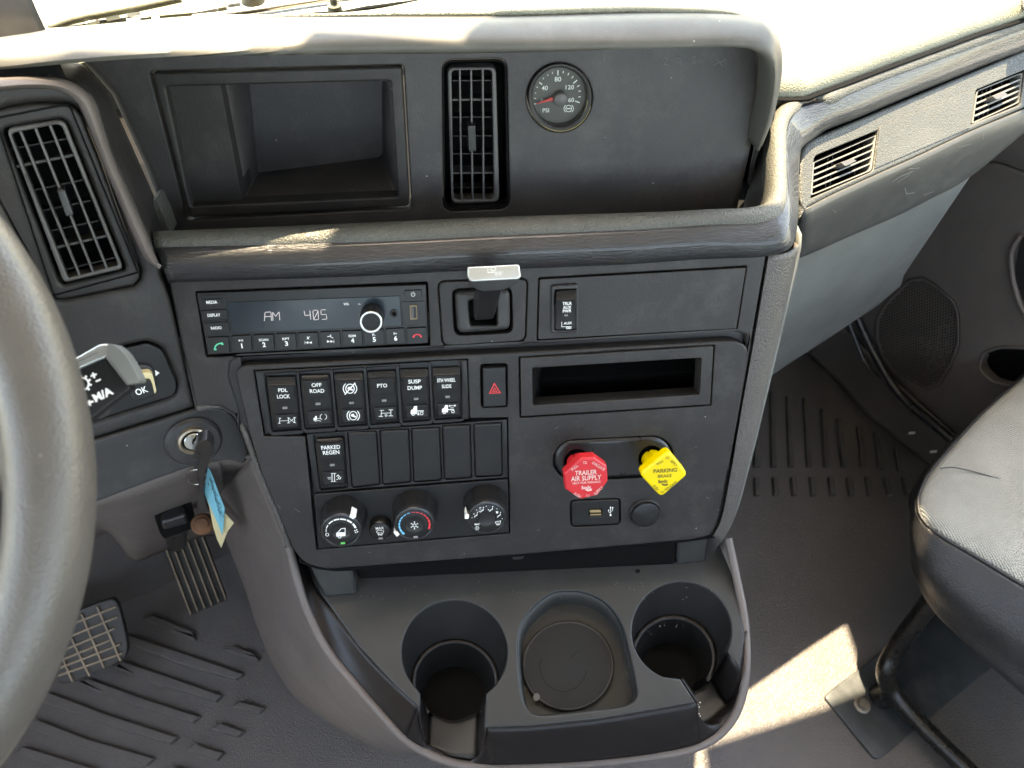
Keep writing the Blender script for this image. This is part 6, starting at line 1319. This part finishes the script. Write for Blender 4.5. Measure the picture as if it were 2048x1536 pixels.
# tube frame, plate and bolt
tb_ = [fr(1885, 1165, .25), fr(1863, 1200, .22), fr(1812, 1268, .15), fr(1783, 1312, .105), fr(1771, 1342, .085), fr(1780, 1375, .055), fr(1814, 1418, .045), fr(1874, 1481, .042), fr(1935, 1540, .040), fr(2050, 1650, .04)]
sfm = thing('seat_frame_tube', tb_[4], 'bent black steel tube rising from the floor plate to the seat', 'tube frame')
tube('tube', tb_, .0150, M['tubep'], sfm, n=20, npt=90)
lathe('weld_foot', fr(1762, 1393, .006), UPV, [(.022, 0), (.020, .008), (.015, .03), (.012, .04)], M['tubep'], sfm, n=24)
fp = thing('floor_plate', fr(1800, 1380, .004), 'flat grey steel plate bolted to the floor under the seat tube', 'floor plate')
plate('plate_sheet', FLOOR, rnd([(1649, 1394), (1668, 1375), (1900, 1205), (1995, 1322), (1990, 1332), (1760, 1517), (1748, 1516)], [6, 6, 4, 3, 3, 8, 8]), c=.007, back=-.001, bev=.002, seg=3, mat=M['steelp'], parent=fp)
bt_ = thing('bolt', fr(1723.5, 1410, .008), 'rusty hex bolt with washer at the front corner of the floor plate', 'bolt')
lathe('washer', fr(1723.5, 1410, .0072), UPV, [(.0142, 0), (.0140, .002), (.0105, .0035), (.0095, .0032)], mat('grimy steel', (.22, .20, .17), .5, 'noise', .5, 200, .0005, metal=.6, var=.4), bt_, n=32)
lathe('bolt_head', fr(1723.5, 1410, .0075), UPV, [(.0085, 0), (.0085, .007), (.0072, .009), (.0055, .009), (.0052, .0082), (.0001, .0082)], mat('bolt steel', (.20, .18, .15), .45, 'noise', .4, 200, .0004, metal=.6, var=.4), bt_, n=6, smooth=20)
# ------------------------------------------------------------------ outside, seen through the windshield
cw = thing('cowl', np.array((-.2, 1.1, .93)), 'perforated black cowl strip outside below the windshield', 'cowl')
prism('cowl_base', [tw(-1.2, .80, .925), tw(1.1, .80, .925), tw(1.1, 1.02, .87), tw(-1.2, 1.02, .87)], UPV*.01, M['cowl'], cw)
CW = Plane(fr(560, 14, .95), XR, YF)
M['mesh'] = mat('perforated mesh', (.05, .05, .05), .6, var=.1)
mesh_px = W1((1330, 100), (1560, 42), (1900, 12), (2120, -10), (2400, -40), (2430, -10), (2080, 36), (1950, 62), (1760, 74), (1560, 98))
ms = plate('perforated_strip', CW, mesh_px, c=0, back=-.003, bev=.0004, seg=1, mat=M['white'], parent=cw)
pf = []
V, Fc = [], []
for r in range(5):
    for k in range(60):
        s_ = k/60; xx_ = 1370+s_*760+ (r % 2)*6; yb = 90 - s_*92 - r*11*(1-.0*s_)
        if r*11 > 60: continue
        c0_ = CW.at(*W1((xx_, yb))[0], .0006); st = len(V)
        for q in range(6): a = q*math.pi/3; V.append(c0_ + CW.u*.0011*math.cos(a) + CW.v*.0011*math.sin(a))
        Fc.append(tuple(range(st, st+6)))
tag(mk('mesh_hole', V, Fc, M['mesh'], cw, smooth=0), kind='stuff')
wp = thing('wiper', fr(330, 25, .96), 'windshield wiper arm lying outside at the foot of the windshield', 'wiper')
def wl(z, *p): return [fr(x, y, z) for x, y in W1(*p)]
tube('wiper_arm', wl(.96, (60, 178), (200, 130), (420, 85), (640, 45), (760, 20), (900, -10)), .004, M['cowl'], wp, n=8, npt=30)
tube('wiper_arm', wl(.955, (980, 112), (1200, 88), (1500, 45), (1700, 15), (1900, -15)), .003, M['steel'], wp, n=8, npt=20)
tube('wiper_blade', wl(.952, (20, 185), (260, 158), (520, 128), (700, 112)), .0022, M['vent'], wp, n=6, npt=20)
for q in (((280, 130), (365, 112), (372, 122), (290, 146)), ((412, 98), (500, 84), (506, 94), (420, 112)), ((545, 70), (630, 56), (636, 68), (552, 86)), ((550, 120), (636, 108), (636, 120), (556, 134)), ((712, 104), (760, 100), (762, 112), (716, 117)), ((975, 40), (1130, 8), (1132, 48), (975, 78)), ((1196, 8), (1275, 0), (1275, 12), (1200, 24))):
    plate('cowl_clip', Plane(fr(*W1(q[0])[0], .958), XR, YF), W1(*q), c=0, back=-.004, bev=.0006, seg=1, mat=M['white'], parent=cw)
lathe('wiper_pivot', fr(*W1((1365, 8))[0], .955), UPV, [(.012, 0), (.011, .008), (.006, .010), (.005, .016), (.0001, .016)], M['cowl'], wp, n=20)
plate('cowl_trim', Plane(fr(300, 20, .945), XR, YF), W1((110, 145), (280, 40), (480, 0), (720, -10), (1100, -30), (1180, -10), (1190, 40), (980, 78), (620, 110), (240, 160)), c=0, back=-.01, bev=.003, seg=2, mat=M['cowl'], parent=cw)
nut = fr(*W1((1885, 45))[0], .96); lathe('cowl_nut', nut, UPV, [(.008, -.004), (.007, .002), (.004, .004), (.0035, .009), (.0001, .0095)], M['cowl'], cw, n=12)
eh = thing('engine_hood', np.array((-.4, 2.0, .8)), 'white sloping engine hood of the truck beyond the windshield', 'engine hood')
hr = []
for t__, z_ in ((1.03, .86), (1.3, .86), (1.9, .80), (2.4, .66), (2.6, .35)):
    hr.append([tw(a, t__, z_ - .04*((a+.1)/.9)**2) for a in (-1.9, -1.0, -.1, .5, .8)])
loft('hood_skin', hr, M['paint'], eh, nu=24, nv=20, thick=.01)
# ------------------------------------------------------------------ wear: scuffs, chalk, crumbs
M['scuff'] = mat('pale scuff', (.20, .19, .17), .7, var=0)
M['chalk'] = mat('faint chalk', (.11, .105, .10), .7, var=0)
random.seed(11)
def scuffs(pl_at, pts, par, m='scuff'):
    pass
strokes('chalk_marks', UP, [(R3((60, 300), (75, 285), (88, 292), (70, 320), (92, 322)), 1.2), (ell(*R3((140, 300))[0], 4, 5, 10), 1.0, True), (R3((150, 305), (150, 330)), 1.0), (R3((205, 285), (225, 280), (215, 300), (232, 305), (210, 318)), 1.2), (R3((245, 290), (262, 300), (240, 310)), 1.0), (R3((310, 325), (375, 295)), 1.3), (R3((330, 292), (362, 330)), 1.3), (R3((-225, 265), (-228, 312)), .8)], M['chalk'], dash, c=.0004)
L = []
for i in range(26):
    x, y = random.uniform(830, 1460), random.uniform(110, 425); a = random.uniform(0, 3.14); l = random.uniform(2, 9); L.append(([(x, y), (x+l*math.cos(a)*.4, y+l*math.sin(a))], .6))
strokes('scratches', UP, [q for q in L if not (880 < q[0][0][0] < 1025 or (1040 < q[0][0][0] < 1200 and q[0][0][1] < 275))], M['chalk'], dash, c=.0004)
L = []
for i in range(22):
    x, y = random.uniform(1060, 1420), random.uniform(850, 1070); a = random.uniform(-.6, .8); l = random.uniform(2, 8)
    if (1085 < x < 1385 and 860 < y < 1065): continue
    L.append(([(x, y), (x+l*math.cos(a), y+l*math.sin(a))], .6))
L += [([(590, 1018), (600, 1024)], .7), ([(556, 1010), (561, 1018)], .6), ([(735, 1104), (742, 1106)], .6)]
strokes('scratches', LOW, L, M['scuff'], dash, c=.0044)
GP = Plane(fr(1800, 360, .85)-0*TF, TR, UPV)
GP = Plane(w0[4]*.5+w1[4]*.5+nz(CAM-w0[4])*.0125, nz(w1[6]-w1[2]), w0[4]-w1[4])
strokes('scratches', GP, [(R3((1205, 900), (1240, 875), (1300, 850)), .9), (R3((1225, 905), (1290, 862)), .7), (R3((1285, 835), (1335, 832)), .8), (R3((1262, 930), (1270, 960), (1310, 955)), .7), (R3((1355, 965), (1410, 948)), .6), (R3((885, 1125), (900, 1100)), .8), (R3((905, 1040), (925, 1055)), .6), (R3((1530, 730), (1590, 712)), .6), (R3((1655, 660), (1650, 690)), .6)], M['scuff'], dash, c=.0004)
M['pink2'] = mat('dried residue', (.32, .31, .29), .6, var=.2)
dp = []
for i in range(18):
    a = random.uniform(3.3, 5.0); k = random.uniform(.86, .97); dp.append((ell(1347+87*k*math.cos(a), 1317+90*k*math.sin(a)+14, random.uniform(.5, 1.3), random.uniform(.4, 1.0), 7), None))
CR = Plane(TRAY.at(1345, 1280, -.048), XR, nz(np.array((0, .55, .85))))
strokes('dried_residue', CR, dp, M['pink2'], cons, c=.0)
strokes('crumbs', TRAY, [(ell(1397+random.uniform(-3, 6), 1405+i*4.5, 1.1, 1.5, 6), None) for i in range(9)], M['white'], cons, c=-.050)
strokes('sticky_blob', TRAY, [(ell(1073, 1394, 7, 8, 12), None), (ell(1071, 1391, 3.5, 3, 9), 1.2, True)], M['vent'], cons, c=-.022)
strokes('dried_ring', TRAY, [([(1084, 1318), (1078, 1330), (1083, 1350), (1092, 1368), (1110, 1380), (1130, 1384), (1152, 1376), (1168, 1358), (1174, 1340)], .8), ([(1140, 1318), (1150, 1306), (1156, 1300)], .7)], M['hole'], cons, c=-.0228)
strokes('dust_specks', TRAY, [(ell(random.uniform(700, 1440), random.uniform(1160, 1200), .9, .8, 6), None) for i in range(26)], M['scuff'], cons, c=.0004)
# stitched edge of the seat
st_p = cr([p + UPV*.0022 + nz(p-cs)*.0006 for p in W0[8:15]], 150)
for i in range(0, 148, 2):
    tube('stitch', [st_p[i]+nz(p_-cs)*.0 for p_ in (W0[9],)] + [st_p[i+1]], .0007, M['vent'], se, n=5)
